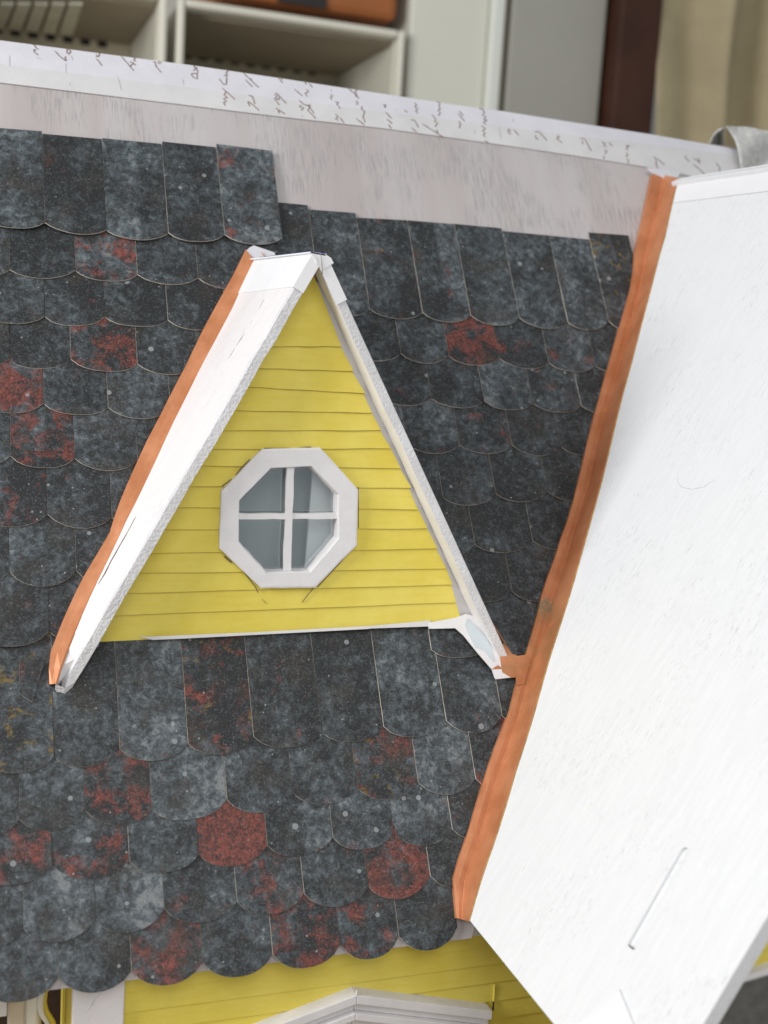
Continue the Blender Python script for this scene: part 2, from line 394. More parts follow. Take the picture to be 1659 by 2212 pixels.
Z1 = [[(275, 95), (288, 98), (298, 120), (318, 130)], [(283, 130), (282, 155), (300, 165), (315, 180)], [(300, 135), (290, 140)],
      [(455, 145), (490, 185), (545, 228)], [(545, 190), (540, 210), (552, 225)], [(545, 125), (560, 140), (552, 155), (575, 175)], [(565, 128), (590, 150), (575, 165)],
      [(800, 158), (822, 160), (825, 185), (795, 195)], [(795, 175), (820, 195)], [(800, 210), (822, 235), (845, 268)],
      [(1005, 190), (1050, 240), (1085, 280)], [(1075, 235), (1110, 245), (1078, 275), (1108, 308)], [(1095, 195), (1120, 205), (1108, 225), (1130, 230)], [(1110, 250), (1125, 265)],
      [(1268, 240), (1285, 235), (1295, 275), (1335, 322)], [(1305, 235), (1325, 255)], [(1320, 228), (1338, 245)],
      [(1610, 258), (1612, 285), (1632, 282), (1605, 310)], [(1632, 290), (1640, 330), (1585, 335)], [(1585, 340), (1605, 365), (1637, 378), (1632, 330)]]
Z2 = [[(205, 150), (230, 170), (215, 195), (230, 205), (200, 215)], [(222, 215), (218, 285), (195, 285), (160, 240)],
      [(183, 315), (230, 355), (288, 408)], [(215, 345), (200, 375), (228, 395), (195, 405), (220, 425), (195, 435), (210, 462)],
      [(360, 190), (400, 230), (486, 310)], [(375, 245), (435, 305)], [(420, 232), (428, 255)],
      [(402, 375), (435, 385), (455, 445)], [(395, 425), (412, 465)], [(400, 425), (440, 455), (490, 500)],
      [(650, 230), (685, 272)], [(660, 215), (680, 245)],
      [(625, 350), (670, 395), (712, 440)], [(615, 365), (640, 385), (618, 405), (658, 455)], [(655, 390), (658, 412), (632, 405)],
      [(628, 480), (655, 500), (705, 530)], [(650, 495), (655, 525)],
      [(785, 325), (850, 382)], [(885, 325), (900, 345), (872, 360), (888, 385)], [(868, 255), (880, 285)], [(905, 275), (932, 310)],
      [(820, 415), (860, 450), (905, 465), (945, 525)], [(835, 455), (825, 470), (860, 480), (840, 500)], [(880, 460), (915, 455), (895, 500), (960, 568)], [(845, 545), (850, 550)],
      [(1085, 330), (1092, 338)], [(1080, 368), (1100, 380), (1080, 395), (1095, 412)], [(1120, 430), (1150, 435), (1135, 450), (1165, 485)],
      [(1120, 530), (1145, 550), (1125, 575), (1148, 582)], [(1160, 560), (1195, 602)],
      [(1230, 320), (1280, 360), (1316, 400)], [(1285, 310), (1302, 330), (1285, 350), (1300, 370), (1290, 385)], [(1295, 420), (1310, 440), (1298, 452)],
      [(1345, 465), (1340, 490), (1365, 510), (1352, 555), (1370, 598)], [(1295, 568), (1365, 622)],
      [(1520, 455), (1540, 455), (1535, 478)], [(1540, 515), (1588, 565)], [(1550, 572), (1590, 608)], [(1565, 618), (1585, 650)]]
Z3 = [[(137, 175), (155, 182), (148, 200)], [(160, 240), (205, 290)], [(168, 298), (212, 332)], [(180, 342), (205, 375)], [(310, 222), (338, 240)],
      [(395, 160), (415, 180), (398, 195), (425, 210), (405, 230), (425, 248)], [(368, 300), (400, 310), (430, 365)], [(372, 368), (412, 402)],
      [(580, 150), (608, 165), (598, 190), (612, 210), (592, 225), (612, 245), (595, 268)], [(540, 260), (570, 290), (565, 320), (590, 330), (568, 358)],
      [(462, 335), (540, 385), (630, 442)], [(580, 385), (590, 415)],
      [(755, 250), (812, 312)], [(768, 230), (800, 270)], [(765, 310), (778, 335), (768, 372)],
      [(932, 208), (965, 215), (975, 245), (960, 265), (990, 275), (970, 300), (1000, 305), (968, 325), (992, 345)], [(950, 350), (985, 375), (960, 395), (985, 410), (965, 430), (985, 445)], [(975, 475), (1010, 490)],
      [(1180, 375), (1172, 400), (1195, 425)], [(1188, 385), (1195, 400)], [(1218, 382), (1262, 430)],
      [(1395, 400), (1430, 402), (1495, 472)], [(1398, 430), (1405, 455), (1425, 465)], [(1580, 430), (1600, 445), (1575, 455), (1620, 492)]]
Z4 = [[(330, 150), (365, 160), (408, 240)], [(345, 170), (352, 195)], [(485, 178), (510, 190), (498, 200), (515, 215)], [(535, 182), (560, 208)], [(505, 235), (520, 245), (508, 262)], [(498, 275), (500, 300)],
      [(650, 205), (680, 205), (655, 225), (668, 240)], [(655, 255), (668, 265), (655, 285)], [(668, 295), (672, 330)],
      [(850, 280), (870, 310), (868, 340), (880, 365)], [(870, 290), (930, 342)], [(1075, 275), (1078, 295), (1105, 318)], [(1130, 335), (1180, 375), (1212, 408)], [(1130, 290), (1180, 325)], [(1165, 290), (1178, 330)], [(1290, 325), (1325, 370)], [(1310, 370), (1320, 390)]]
F1 = [[(78, 185), (80, 270)], [(300, 200), (340, 210)], [(590, 180), (600, 220)], [(545, 250), (548, 330)], [(970, 360), (985, 390), (1005, 465)], [(1075, 515), (1085, 525)], [(1515, 380), (1522, 425)], [(575, 410), (580, 430)]]
F3 = [[(1215, 290), (1210, 320)], [(895, 380), (898, 420)], [(1095, 370), (1115, 460)], [(1400, 310), (1412, 320)], [(240, 215), (245, 225)]]
for L_, of, k in ((Z1, (0, 72), K6), (Z2, (432, 108), K6), (Z3, (792, 180), K6), (Z4, (1152, 252), K7)):
    for s_ in L_: stroke(s_, of, k)
for s_ in F1: stroke(s_, (0, 72), K6, .0002, M_INKFAINT)
for s_ in F3: stroke(s_, (792, 180), K6, .0002, M_INKFAINT)
pap = pb.build('ridge_paper', board)
pap['label'] = 'white paper strip with brown handwriting over the ridge'

# ---- shingles -----------------------------------------------------------------
class Sh:
    v = []; f = []; mi = []; red = []; och = []; tone = []; off = []
def shingle(xl, sl_, xr, sr, tl, tr, sag, red=0., och=0., tone=.5, h0=.0022, base=.0003, roll=None, edge=True):
    NXs, NYs, T = 10, 6, .00065
    L = max(tl - sl_, tr - sr)
    b = len(Sh.v); offv = (random.uniform(-9, 9), random.uniform(-9, 9), random.uniform(-9, 9))
    roll = random.uniform(-.0002, .0005) if roll is None else roll
    curl = random.uniform(-.0006, .0004); jag = random.uniform(-.0004, .0004)
    splitx = random.choice([.5, .45, .56, 2, 2]); splita = random.uniform(-.32, .32)
    g = .00012
    def P(i, j):
        t = i / NXs; s_ = j / NYs
        x = xl + g + (xr - xl - 2 * g) * t
        arc = (1 - abs(2 * t - 1) ** 2.15) ** .80
        yb = sl_ + (sr - sl_) * t - sag * arc + jag * math.sin(t * 9) * .5
        yt = tl + (tr - tl) * t
        y = yb + (yt - yb) * s_
        h = base + h0 * (1 - (y - (sl_ - sag)) / (L + sag)) + roll * (1 - t) * (1 - s_) + curl * (1 - s_) ** 2 * (2 * t - 1) ** 2
        return x, y, h
    for side in (0, 1):
        for j in range(NYs + 1):
            for i in range(NXs + 1):
                x, y, h = P(i, j); p = rp(x, y, h - side * T)
                Sh.v.append(tuple(p)); t = i / NXs
                Sh.red.append(red); Sh.och.append(och)
                Sh.tone.append(tone + (splita if t > splitx else 0)); Sh.off.append(offv)
    n1 = NXs + 1; S = n1 * (NYs + 1)
    for j in range(NYs):
        for i in range(NXs):
            a = b + j * n1 + i
            Sh.f.append((a, a + 1, a + 1 + n1, a + n1)); Sh.mi.append(0)
            c_ = a + S; Sh.f.append((c_, c_ + n1, c_ + n1 + 1, c_ + 1)); Sh.mi.append(1)
    for i in range(NXs):
        a = b + i; Sh.f.append((a, a + S, a + S + 1, a + 1)); Sh.mi.append(1)
        a = b + NYs * n1 + i; Sh.f.append((a, a + 1, a + S + 1, a + S)); Sh.mi.append(1)
    for j in range(NYs):
        a = b + j * n1; Sh.f.append((a, a + n1, a + n1 + S, a + S)); Sh.mi.append(1)
        a = b + j * n1 + NXs; Sh.f.append((a, a + S, a + n1 + S, a + n1)); Sh.mi.append(1)

def course(cusps, sagpx, reds, ochs, tones, L=.058, extL=0, extR=0, tops=None, first=None, h0=.0022, base=.0003):
    """cusps: reference-grid points where neighbouring tiles meet at the bottom; value lists have one entry per tile incl. the two outer ones"""
    q = [ru(*c) for c in cusps]; wd = .0292
    dl = (q[1][0] - q[0][0]) if len(q) > 1 else wd
    pts = list(q)
    if extL: pts = [(q[0][0] - wd * k, q[0][1] - .0004 * k) for k in range(extL, 0, -1)] + pts
    if extR: pts = pts + [(q[-1][0] + wd * k, q[-1][1]) for k in range(1, extR + 1)]
    for i in range(len(pts) - 1):
        (xa, sa), (xb, sb) = pts[i], pts[i + 1]
        k = i - extL + 1                                   # 0 = the tile left of the first cusp
        g_ = lambda arr, d: arr[k] if arr is not None and 0 <= k < len(arr) else d
        pm = ru(*((np.array(cusps[min(max(k, 0), len(cusps) - 1)])) + np.array([0, sagpx])))[1]
        sg = abs(q[min(max(k, 0), len(q) - 1)][1] - pm) * random.uniform(.93, 1.08)
        if tops is not None and 0 <= k < len(tops) and tops[k] is not None: tl, tr = tops[k]
        else: tl, tr = sa + L + random.uniform(-.001, .001), sb + L + random.uniform(-.001, .001)
        shingle(xa, sa, xb, sb, tl, tr, sg, g_(reds, 0.), g_(ochs, 0.) or random.choice([0, 0, .05]), g_(tones, random.uniform(.3, .65)), h0, base)

def tv(pairs): return [(ru(a, b)[1], ru(c_, d)[1]) for a, b, c_, d in pairs]
# bottom up so the data reads like the laying order
course([(125.7, 2113), (282, 2098), (435, 2080), (585.6, 2063), (731.4, 2040.5), (858, 2023), (985, 2002)], 40,
       [0, .0, .62, .03, .5, .5, .0], [0, 0, 0, 0, 0, .15, .1], [.55, .5, .45, .52, .5, .5, .55], extL=4)
course([(49.6, 2009), (205, 1988), (353, 1964.8), (508.6, 1950), (653, 1932.8), (792, 1917), (925.8, 1893)], 37,
       [.1, 0, 0, .12, .45, 0, .75, 0], [0] * 6 + [.2, .1], [.5, .78, .68, .40, .62, .60, .45, .4], extL=3, extR=2)
course([(111, 1871), (277, 1861.7), (427, 1847.8), (574.6, 1828.7), (715.8, 1811), (846, 1799), (972.7, 1793)], 32,
       [.55, .55, 0, 1.25, 0, 0, 0, 0], [.1, .35, 0, .05, 0, 0, .1, 0], [.55, .5, .72, .5, .52, .6, .62, .4], extL=4, extR=1)
course([(41, 1773), (182, 1751.6), (326, 1750.6), (488, 1729.7), (629.7, 1715), (768.6, 1702.8), (899.8, 1691.3), (1023, 1684.4)], 32,
       [0, 0, .65, 0, 0, 0, .42, 0, .35], [0, 0, .2, 0, 0, .1, .6, 0, 0], [.55, .62, .5, .66, .52, .55, .48, .78, .5], extL=3, extR=1)
course([(-28, 1652), (116, 1637.5), (257, 1619.5), (404, 1609), (545, 1594), (691.5, 1582.7), (825, 1572), (959.5, 1559.4), (1080, 1549)], 29,
       [0, 0, 0, 0, .42, .15, 0, 0, 0, 0], [0, .75, 0, 0, .5, 0, .1, .0, 0, 0], [.4, .42, .45, .72, .48, .52, .42, .60, .48, .45],
       L=.0545, extL=3, extR=1)
course([(105, 1368)], 30, None, None, [.4, .3], extL=4)
_q = ru(105, 1368); shingle(_q[0], _q[1], _q[0] + .019, _q[1] - .003, _q[1] + .04, _q[1] + .04, .003, 0, 0, .4)
course([(20, 1238), (163, 1236)], 31, [0, 0, 0], [.5, 0, 0], [.5, .55, .45], extL=3, extR=1)
course([(101, 1115), (240, 1122)], 27, [.4, 0, 0], None, [.45, .5, .45], extL=4, extR=1)
course([(22, 990), (160, 994), (295, 1001)], 24, [0, .5, 0, 0], None, [.5, .55, .55, .45], extL=3, extR=1)
course([(93, 876), (232, 884)], 22, [.65, 0, 0], None, [.5, .58, .58], extL=4, extR=2)
course([(20, 780), (152, 781), (295, 791)], 21, [0, 0, .55, 0], None, [.5, .36, .55, .45], extL=3, extR=2)
course([(96, 689), (225, 689), (361, 696)], 19, [0, 0, 0, 0], [0, .3, 0, 0], [.5, .50, .5, .45], extL=4, extR=2)
course([(20, 589), (162, 590), (295, 599), (426, 606)], 18, [0, 0, .62, 0, 0], None, [.5, .48, .5, .5, .4], extL=3, extR=1)
course([(101, 689 - 99), ], 10, None, None, None) if False else None
Ttops = tv([(-30, 281, 97, 290), (100, 296, 217, 306), (218, 304, 343, 316), (345, 311, 468, 324), (470, 317, 593, 332)])
course([(95, 489), (228, 505), (361, 512), (482, 515), (607, 522)], 17, [0, .05, 0, 0, .22], None, [.6, .35, .68, .42, .7], extL=4, tops=Ttops, base=.0022, h0=.0016)
# right of the dormer
TR = [(690, 668), (795, 672), (909, 680), (1013, 685), (1118, 691), (1222, 700), (1310, 699), (1400, 705)]
TRt = [None] + tv([(655, 454, 760, 462), (762, 472, 875, 478), (876, 478, 975, 486), (980, 486, 1078, 495), (1080, 501, 1184, 511), (1186, 511, 1272, 520), (1275, 505, 1360, 511)])
TRt[0] = tv([(603, 440, 655, 445)])[0]
TRt2 = [None] + TRt
course([(560, 664)] + TR, 19, [0, 0, 0, .15, .1, 0, 0, 0, 0], [0, 0, 0, .2, .1, 0, 0, 0, .6], [.4, .4, .45, .4, .42, .5, .52, .78, .6], tops=TRt2, h0=.0017, base=.0011)
course([(862, 770), (966, 774), (1075, 778), (1182, 788), (1282, 793)], 17, [0, 0, .9, .35, .25, 0], [.1, 0, 0, 0, 0, 0], [.4, .5, .5, .35, .7, .5], extL=2, extR=2)
course([(929, 865), (1042, 871), (1147, 874), (1252, 880)], 18, [0, .15, 0, .2, .1], [0, 0, 0, 0, 0], [.4, .42, .72, .5, .45], extL=2, extR=1)
course([(990, 964), (1102, 965), (1209, 969)], 19, [0, .25, .1, 0], [.3, 0, 0, 0], [.48, .45, .5, .4], extL=2, extR=1)
course([(954, 1078), (1067, 1071), (1179, 1066)], 20, None, None, [.4, .48, .38, .35], extL=1, extR=1)
course([(1022, 1180), (1147, 1171)], 22, None, None, [.4, .35, .38], extL=1, extR=1)
course([(1102, 1281)], 22, None, None, [.38, .34], extL=1, extR=1)
course([(1050, 1400), (1160, 1390)], 22, None, None, [.5, .5], L=.034, extL=1, extR=1)
# the odd trimmed shingle left of the dormer's foot
a = [ru(*p) for p in ((41, 1502), (69, 1521), (97, 1430), (41, 1420))]
b0 = len(Sh.v)
for lift in (.0030, .0025):
    for (x, s_) in a:
        Sh.v.append(tuple(rp(x, s_, lift if s_ < -.02 else lift))); Sh.red.append(.2); Sh.och.append(.1); Sh.tone.append(.42); Sh.off.append((2, 3, 4))
Sh.f += [(b0, b0 + 1, b0 + 2, b0 + 3)]; Sh.mi += [0]
for i in range(4): Sh.f.append((b0 + i, b0 + 4 + i, b0 + 4 + (i + 1) % 4, b0 + (i + 1) % 4)); Sh.mi.append(1)
me = bpy.data.meshes.new('roof_shingles'); me.from_pydata(Sh.v, [], Sh.f); me.materials.append(M_SHINGLE); me.materials.append(M_EDGE)
me.polygons.foreach_set('material_index', Sh.mi)
for nm, dat in (('tile_red', Sh.red), ('tile_ochre', Sh.och), ('tile_tone', Sh.tone)):
    at_ = me.attributes.new(nm, 'FLOAT', 'POINT'); at_.data.foreach_set('value', dat)
at_ = me.attributes.new('tile_offset', 'FLOAT_VECTOR', 'POINT'); at_.data.foreach_set('vector', [c for o_ in Sh.off for c in o_])
me.update(); so = bpy.data.objects.new('roof_shingles', me); COL.objects.link(so); so.parent = house; so.location = -house.location
so['label'] = 'dark grey card shingles with rounded ends and rusty red patches'

# ---- big cross gable roof --------------------------------------------------------
# its left slope contains the Y axis and meets the main roof along the valley
VA = roof(989, 1985); VB = roof(1436, 380)
gs = nrm((VB[0] - VA[0], 0, VB[2] - VA[2]))                       # up-slope direction of the panel
GN = nrm((-gs[2], 0, gs[0]))                                       # outward normal (left/up)
GP = VA + GN * .0030
def gab(u, v, h=0.0): return hit(u, v, GP + GN * h, GN)
def valley(s_):                                                    # roof point on the valley for slope coordinate s_
    t = (s_ - VA @ UD) / ((VB - VA) @ UD); return VA + (VB - VA) * t
e0 = gab(1013, 1990); e1 = gab(1200, 2212)
r0 = gab(1659, 1979); YR = r0[1]; r1 = gab(1519, 2212)
ridge_pt = gab(1550, 372); zr = ridge_pt[2]; xr_ = ridge_pt[0]
print('gable', 'n', GN, 'eave z', e0, e1, 'rake', r0, r1, 'ridge', ridge_pt, gab(1468, 385), gab(1659, 355))
ze = (e0[2] + e1[2]) / 2; xe = (e0[0] + e1[0]) / 2
def gpt(y, z, h=0.0):                                              # point on the panel by depth and height
    t = (z - GP[2]) / gs[2]; p = GP + gs * t; return np.array([p[0], y, p[2]]) + GN * h
YR = (r0[1] + r1[1]) / 2
vt = valley(float(VB @ UD))
inner = [(1464, 384), (1450, 440), (1434, 514), (1420, 560), (1408, 610), (1396, 655), (1384, 699), (1371, 750), (1358, 800), (1344, 849), (1330, 905), (1316, 965), (1302, 1024), (1291, 1066), (1279, 1108), (1256, 1190), (1234, 1268), (1212, 1338), (1189, 1408),
         (1174, 1459), (1149, 1550), (1132, 1605), (1114, 1659), (1092, 1735), (1069, 1809), (1054, 1850), (1039, 1894), (1025, 1940), (1011, 1990)]
innp = [gab(u, v) for u, v in inner]
innp[0] = gpt(innp[0][1], zr); innp[-1] = gpt(innp[-1][1], ze)
corners = [gpt(YR, ze), gpt(YR, zr)] + innp
# panel with a routed slot: outer quad + slot hole, floor recessed
slot_c = [gab(1478, 1843), gab(1363, 2046)]
ax = nrm(slot_c[1] - slot_c[0]); sd_ = nrm(np.cross(ax, GN)); rw = .0022
slot = []
for k in range(9):
    a = math.pi * k / 8; slot.append(slot_c[0] + sd_ * math.cos(a) * rw - ax * math.sin(a) * rw)
slot += [slot_c[1] - sd_ * rw, slot_c[1] + sd_ * rw]
bm = bmesh.new()
ov = [bm.verts.new(p) for p in corners]; iv = [bm.verts.new(p) for p in slot]
NCn = len(corners); oe = [bm.edges.new((ov[i], ov[(i + 1) % NCn])) for i in range(NCn)]; ie = [bm.edges.new((iv[i], iv[(i + 1) % len(iv)])) for i in range(len(iv))]
bmesh.ops.triangle_fill(bm, edges=oe + ie, use_beauty=True, normal=Vector(GN))
for f in list(bm.faces):
    c_ = f.calc_center_median(); d = np.array(c_) - slot_c[0]; al = d @ ax; sdv = d @ sd_
    if all(v in iv for v in f.verts): bm.faces.remove(f)
ib = [bm.verts.new(np.array(p) - GN * .0013) for p in slot]
for i in range(len(iv)): bm.faces.new((iv[i], iv[(i + 1) % len(iv)], ib[(i + 1) % len(iv)], ib[i]))
bm.faces.new(ib)
TG = .0055
ob_ = [bm.verts.new(np.array(p) - GN * TG) for p in corners]
for i in range(NCn): bm.faces.new((ov[i], ov[(i + 1) % NCn], ob_[(i + 1) % NCn], ob_[i]))
bm.faces.new(ob_)
bmesh.ops.recalc_face_normals(bm, faces=bm.faces)
me = bpy.data.meshes.new('gable_roof'); bm.to_mesh(me); bm.free(); me.materials.append(M_GABLE)
gable = bpy.data.objects.new('gable_roof', me); COL.objects.link(gable); gable.parent = house; gable.location = -house.location
gable['label'] = 'white painted plywood gable slope with a routed slot'
# right slope (faces away), ridge strip, paper scrap, pencil marks
mb = MB(); xrr = corners[1][0]
mb.prism([(xrr, YR, zr), (xrr, innp[0][1] - .001, zr), (xrr + (zr - ze) * gs[0] / gs[2], innp[0][1] - .001, ze), (xrr + (zr - ze) * gs[0] / gs[2], YR, ze)], np.array([-GN[0], 0, GN[2]]) * -TG, M_GABLE)
mb.build('far_slope', gable, bevel=.0005)
mb = MB(); mb.tube([np.array(slot[8]) * (1 - k / 14) + np.array(slot[9]) * k / 14 - GN * .0004 + sd_ * random.uniform(-.0001, .0002) for k in range(15)], [.00018 * random.uniform(.5, 1.5) for k in range(15)], M_CRACK_SHADE, 5); mb.tube([slot_c[1] + sd_ * .0015, slot_c[1] - sd_ * .0015], .0003, M_CRACK_SHADE, 5); mb.tube([p - GN * .0002 for p in slot[:9]], .00016, M_PENCIL_SHADE, 5); mb.build('slot_shade_line', gable)  # dark lines drawn in as shade along the slot's edges
mb = MB(); b0_ = gab(1474, 436); zb_ = (b0_[2] + gab(1659, 416)[2]) / 2
mb.prism([gpt(YR, zb_, .0006), gpt(YR, zr + .0002, .0006), gab(1466, 386, .0006), gab(1454, 437.5, .0006)], -GN * .0004, M_CARD)
mb.build('ridge_strip', gable)
mb = MB(); sc_ = [gab(1337, 2136, .0008), gab(1372, 2222, .0008), gab(1290, 2330, .0008), gab(1225, 2229, .0008)]
mb.prism(sc_, -GN * .0006, M_CARD); o = mb.build('paper_scrap', gable); o['label'] = 'loose white paper corner'
mb = MB()
for pts in ([(1465, 1030), (1464, 1042), (1474, 1053), (1495, 1057), (1520, 1052), (1544, 1036)], [(1378, 1072), (1380, 1066)], [(1257, 1298), (1262, 1285)],
            [(1497, 1176), (1490, 1184), (1482, 1196)], [(1530, 1372), (1536, 1368), (1533, 1380)]):
    mb = MB(); mb.tube([gab(a, b, .00002) for a, b in pts], .00013, M_PENCIL_SHADE, 5, .3, GN); mb.build('pencil_mark', gable)

# ---- copper valley flashing ------------------------------------------------------
outer = [(1410, 373), (1397, 440), (1374, 539), (1367, 609), (1338, 708), (1309, 809), (1289, 880), (1269, 954), (1257, 1010), (1244, 1060), (1232, 1110), (1216, 1150), (1199, 1205), (1174, 1270), (1158, 1340), (1136, 1414),
         (1117, 1470), (1102, 1533), (1075, 1600), (1054, 1659), (1036, 1715), (1019, 1774), (1000, 1832), (979, 1889), (982, 1935), (986, 1983)]
fb = MB(); Vn = 40
def along(poly, t):
    q = np.array(poly, float); d = np.r_[0, np.cumsum(np.hypot(*np.diff(q, axis=0).T))]; return np.interp(t * d[-1], d, q[:, 0]), np.interp(t * d[-1], d, q[:, 1])
A_, B_, C2, D2, E2 = [], [], [], [], []
for i in range(Vn):
    t = i / (Vn - 1); o_ = along(outer, t); n_i = along(inner, t)
    fpx = (o_[0] * .55 + n_i[0] * .45 + .7 * math.sin(i * 1.3), o_[1] * .55 + n_i[1] * .45)
    p = roof(*o_, .0040 + .0002 * math.sin(i * 2.1)); f_ = roof(*fpx, .0042); e_i = gab(*n_i, .0008)
    A_.append(p - RN * .0036); B_.append(p); C2.append(p * .5 + f_ * .5 + RN * .0002); D2.append(f_); E2.append(e_i)
vs = A_ + B_ + C2 + D2 + E2 + [e - GN * .0010 for e in E2]
fs = [(r * Vn + i, r * Vn + i + 1, (r + 1) * Vn + i + 1, (r + 1) * Vn + i) for r in range(5) for i in range(Vn - 1)]
fb.add(vs, fs, M_COPPER)
fb.tube([p + RN * .0001 for p in D2], .0003, M_COPPER, 6)
# tab joining the dormer's foot to the valley
tab = [(1088, 1389), (1096, 1400), (1106, 1412), (1118, 1416.5), (1140, 1414), (1150, 1413), (1132, 1478), (1116, 1480), (1115, 1463), (1105, 1464), (1085, 1452), (1080, 1420)]
fb.prism([roof(u, v, .0046) for u, v in tab], -RN * .0008, M_COPPER)
flash = fb.build('valley_flashing', house)
flash['label'] = 'long copper strip along the valley beside the white gable'
mb = MB(); mb.tube([E2[i] - GN * .0004 + np.array([.0002, 0, 0]) for i in range(Vn)], .00028, M_TAN, 6); mb.build('ply_edge', flash)
# white end scraps at top of the flashing
mb = MB(); mb.prism([roof(1398, 362, .0050), roof(1411, 374, .0050), roof(1428, 381, .0050), roof(1437, 386, .0050), roof(1446, 385, .0050), roof(1462, 388, .0050), roof(1470, 372, .0050), roof(1440, 366, .0050)], -RN * .0006, M_PAPER); mb.build('torn_paper', flash)

# ---- dormer ----------------------------------------------------------------------
YF = -.0125
AP = fy(678, 545, YF); print('apex', AP)
Lt = fy(118, 1503, YF); Rt = fy(1108, 1436, YF); print(Lt, Rt)
AR = fy(703, 548, YF)
LS = nrm((Lt[0] - AP[0], 0, Lt[2] - AP[2])); RS = nrm((Rt[0] - AR[0], 0, Rt[2] - AR[2]))
LN = nrm((LS[2], 0, -LS[0])); LN = LN if LN[0] < 0 else -LN
RNn = nrm((RS[2], 0, -RS[0])); RNn = RNn if RNn[0] > 0 else -RNn
def yroof(z): return z / math.tan(TH)
# siding wall with clapboards
dorm = MB()
TL = [((560, 748), (735, 748)), ((555, 795), (752, 801)), ((530, 835), (782, 849)), ((500, 886), (800, 891)), ((477, 929), (825, 929)), ((450, 969.5), (845, 968)),
      ((430, 1005), (868, 1011)), ((400, 1049), (890, 1053.5)), ((370, 1095), (910, 1099.5)), ((350, 1143), (925, 1140.5)), ((320, 1194), (935, 1184)), ((290, 1237), (958, 1227)),
      ((265, 1280), (970, 1262)), ((245, 1328), (980, 1300)), ((210, 1385), (995, 1348))]
# right boundary of the siding (grid points, on the wall plane)
RB = [(672, 602), (690, 652), (706, 690), (733, 742), (748, 780), (756, 795), (783, 846), (800, 888), (812, 915), (834, 945), (852, 990), (872, 1030), (893, 1072), (902, 1100), (912, 1118), (932, 1165), (952, 1205), (966, 1230), (974, 1262), (984, 1300), (996, 1348)]
rbz = [fy(u, v, 0) for u, v in RB]
def xright(z):
    zz = [p[2] for p in rbz][::-1]; xx = [p[0] for p in rbz][::-1]; return float(np.interp(z, zz, xx))
def xleft(z): return AP[0] + (AP[2] - z) / LS[2] * -LS[0] * 1.0 if False else AP[0] + (z - AP[2]) * LS[0] / LS[2] + .0022
lines = [(fy(*a, 0), fy(*b, 0)) for a, b in TL]
def lz(i, x):
    a, b = lines[i]; return a[2] + (b[2] - a[2]) * (x - a[0]) / (b[0] - a[0])
ztop = rbz[0][2] + .004
for i in range(len(lines)):
    # strip i: bottom at line i, top tucked under strip i-1
    zb_m = lines[i][0][2]
    cols = []
    xl0 = xleft(lz(i, xleft(zb_m))); xr0 = xright(lz(i, lines[i][1][0])) + random.uniform(-.0006, .0008)
    NS = 16
    vs = []
    for k in range(NS + 1):
        t = k / NS; xb = xl0 + (xr0 - xl0) * t; zbk = lz(i, xb) + .00009 * math.sin(k * 1.1 + i * 2.3)
        if i == 0: zt_full = ztop; 
        else: zt_full = lz(i - 1, xb) + .0015
        # clip the top to the gable
        if i == 0:
            xt = xleft(ztop) + (xright(ztop) - xleft(ztop)) * t; zt_ = ztop
        else:
            xa_, xb_ = xleft(zt_full), xright(zt_full); xt = xa_ + (min(xb_, xr0) - xa_) * t; zt_ = lz(i - 1, xt) + .0015
        yb_ = -.0013 - .00018 * math.sin(k * .8 + i); 
        vs += [(xb, yb_, zbk), (xt, -.0003, zt_), (xb, yb_ + .0006, zbk + .0001), (xb, .0001, zbk + .0004)]
    fs = []
    for k in range(NS):
        a = 4 * k; b = a + 4
        fs += [(a, b, b + 1, a + 1), (a, a + 2, b + 2, b)]
    e_ = 4 * NS
    fs += [(0, 1, 3, 2), (e_, e_ + 2, e_ + 3, e_ + 1)]
    dorm.add(vs, fs, M_YELLOW)
    # thin brown line painting the shade in the seam under each board
    g_ = []
    for k in range(NS + 1):
        xb, _, zbk = vs[4 * k]; g_.append((xb, -.00075, zbk - .00008))
    if i < len(lines) - 1: dorm.tube([Vector(p) for p in g_], .00010, M_YLINE, 5)
dormer = dorm.build('dormer', house)
dormer['label'] = 'pointed dormer with yellow clapboard face and white trim'
# white backing board behind the siding with an octagonal opening
KW = 520 * .72 / 1659
def wz(x, z, y): return fy(432 + x * KW, 936 + z * KW, y)
YWF = -.0034
outz = [(600, 150), (1150, 138), (1515, 540), (1500, 1070), (1105, 1475), (585, 1482), (188, 1105), (205, 560)]
innz = [(680, 335), (1060, 320), (1322, 590), (1325, 1000), (1050, 1325), (640, 1330), (375, 1040), (382, 645)]
OUT = [wz(x, z, YWF) for x, z in outz]; INN = [wz(x, z, YWF) for x, z in innz]
cxw = sum(p[0] for p in INN) / 8; czw = sum(p[2] for p in INN) / 8
bm = bmesh.new()
zb0 = .002; bk = [(xleft(-.004) + .001, .0006, -.004), (.0945, .0006, -.004), (xright(.1) + .006, .0006, .1), (AP[0] + .004, .0006, AP[2] - .006)]
def xpan(z): return AR[0] + (z - AR[2]) / RS[2] * RS[0] - .0030
bk = [(xleft(-.004) + .001, .0006, -.004), (xpan(-.002), .0006, -.002), (xpan(AR[2] - .012), .0006, AR[2] - .012), (xleft(AP[2] - .012) + .001, .0006, AP[2] - .012)]
ov = [bm.verts.new(p) for p in bk]; iv = [bm.verts.new((p[0], .0006, p[2])) for p in INN]
es = [bm.edges.new((ov[i], ov[(i + 1) % len(ov)])) for i in range(len(ov))] + [bm.edges.new((iv[i], iv[(i + 1) % 8])) for i in range(8)]
bmesh.ops.triangle_fill(bm, edges=es, use_beauty=True, normal=Vector((0, -1, 0)))
for f in list(bm.faces):
    if all(v in iv for v in f.verts): bm.faces.remove(f)
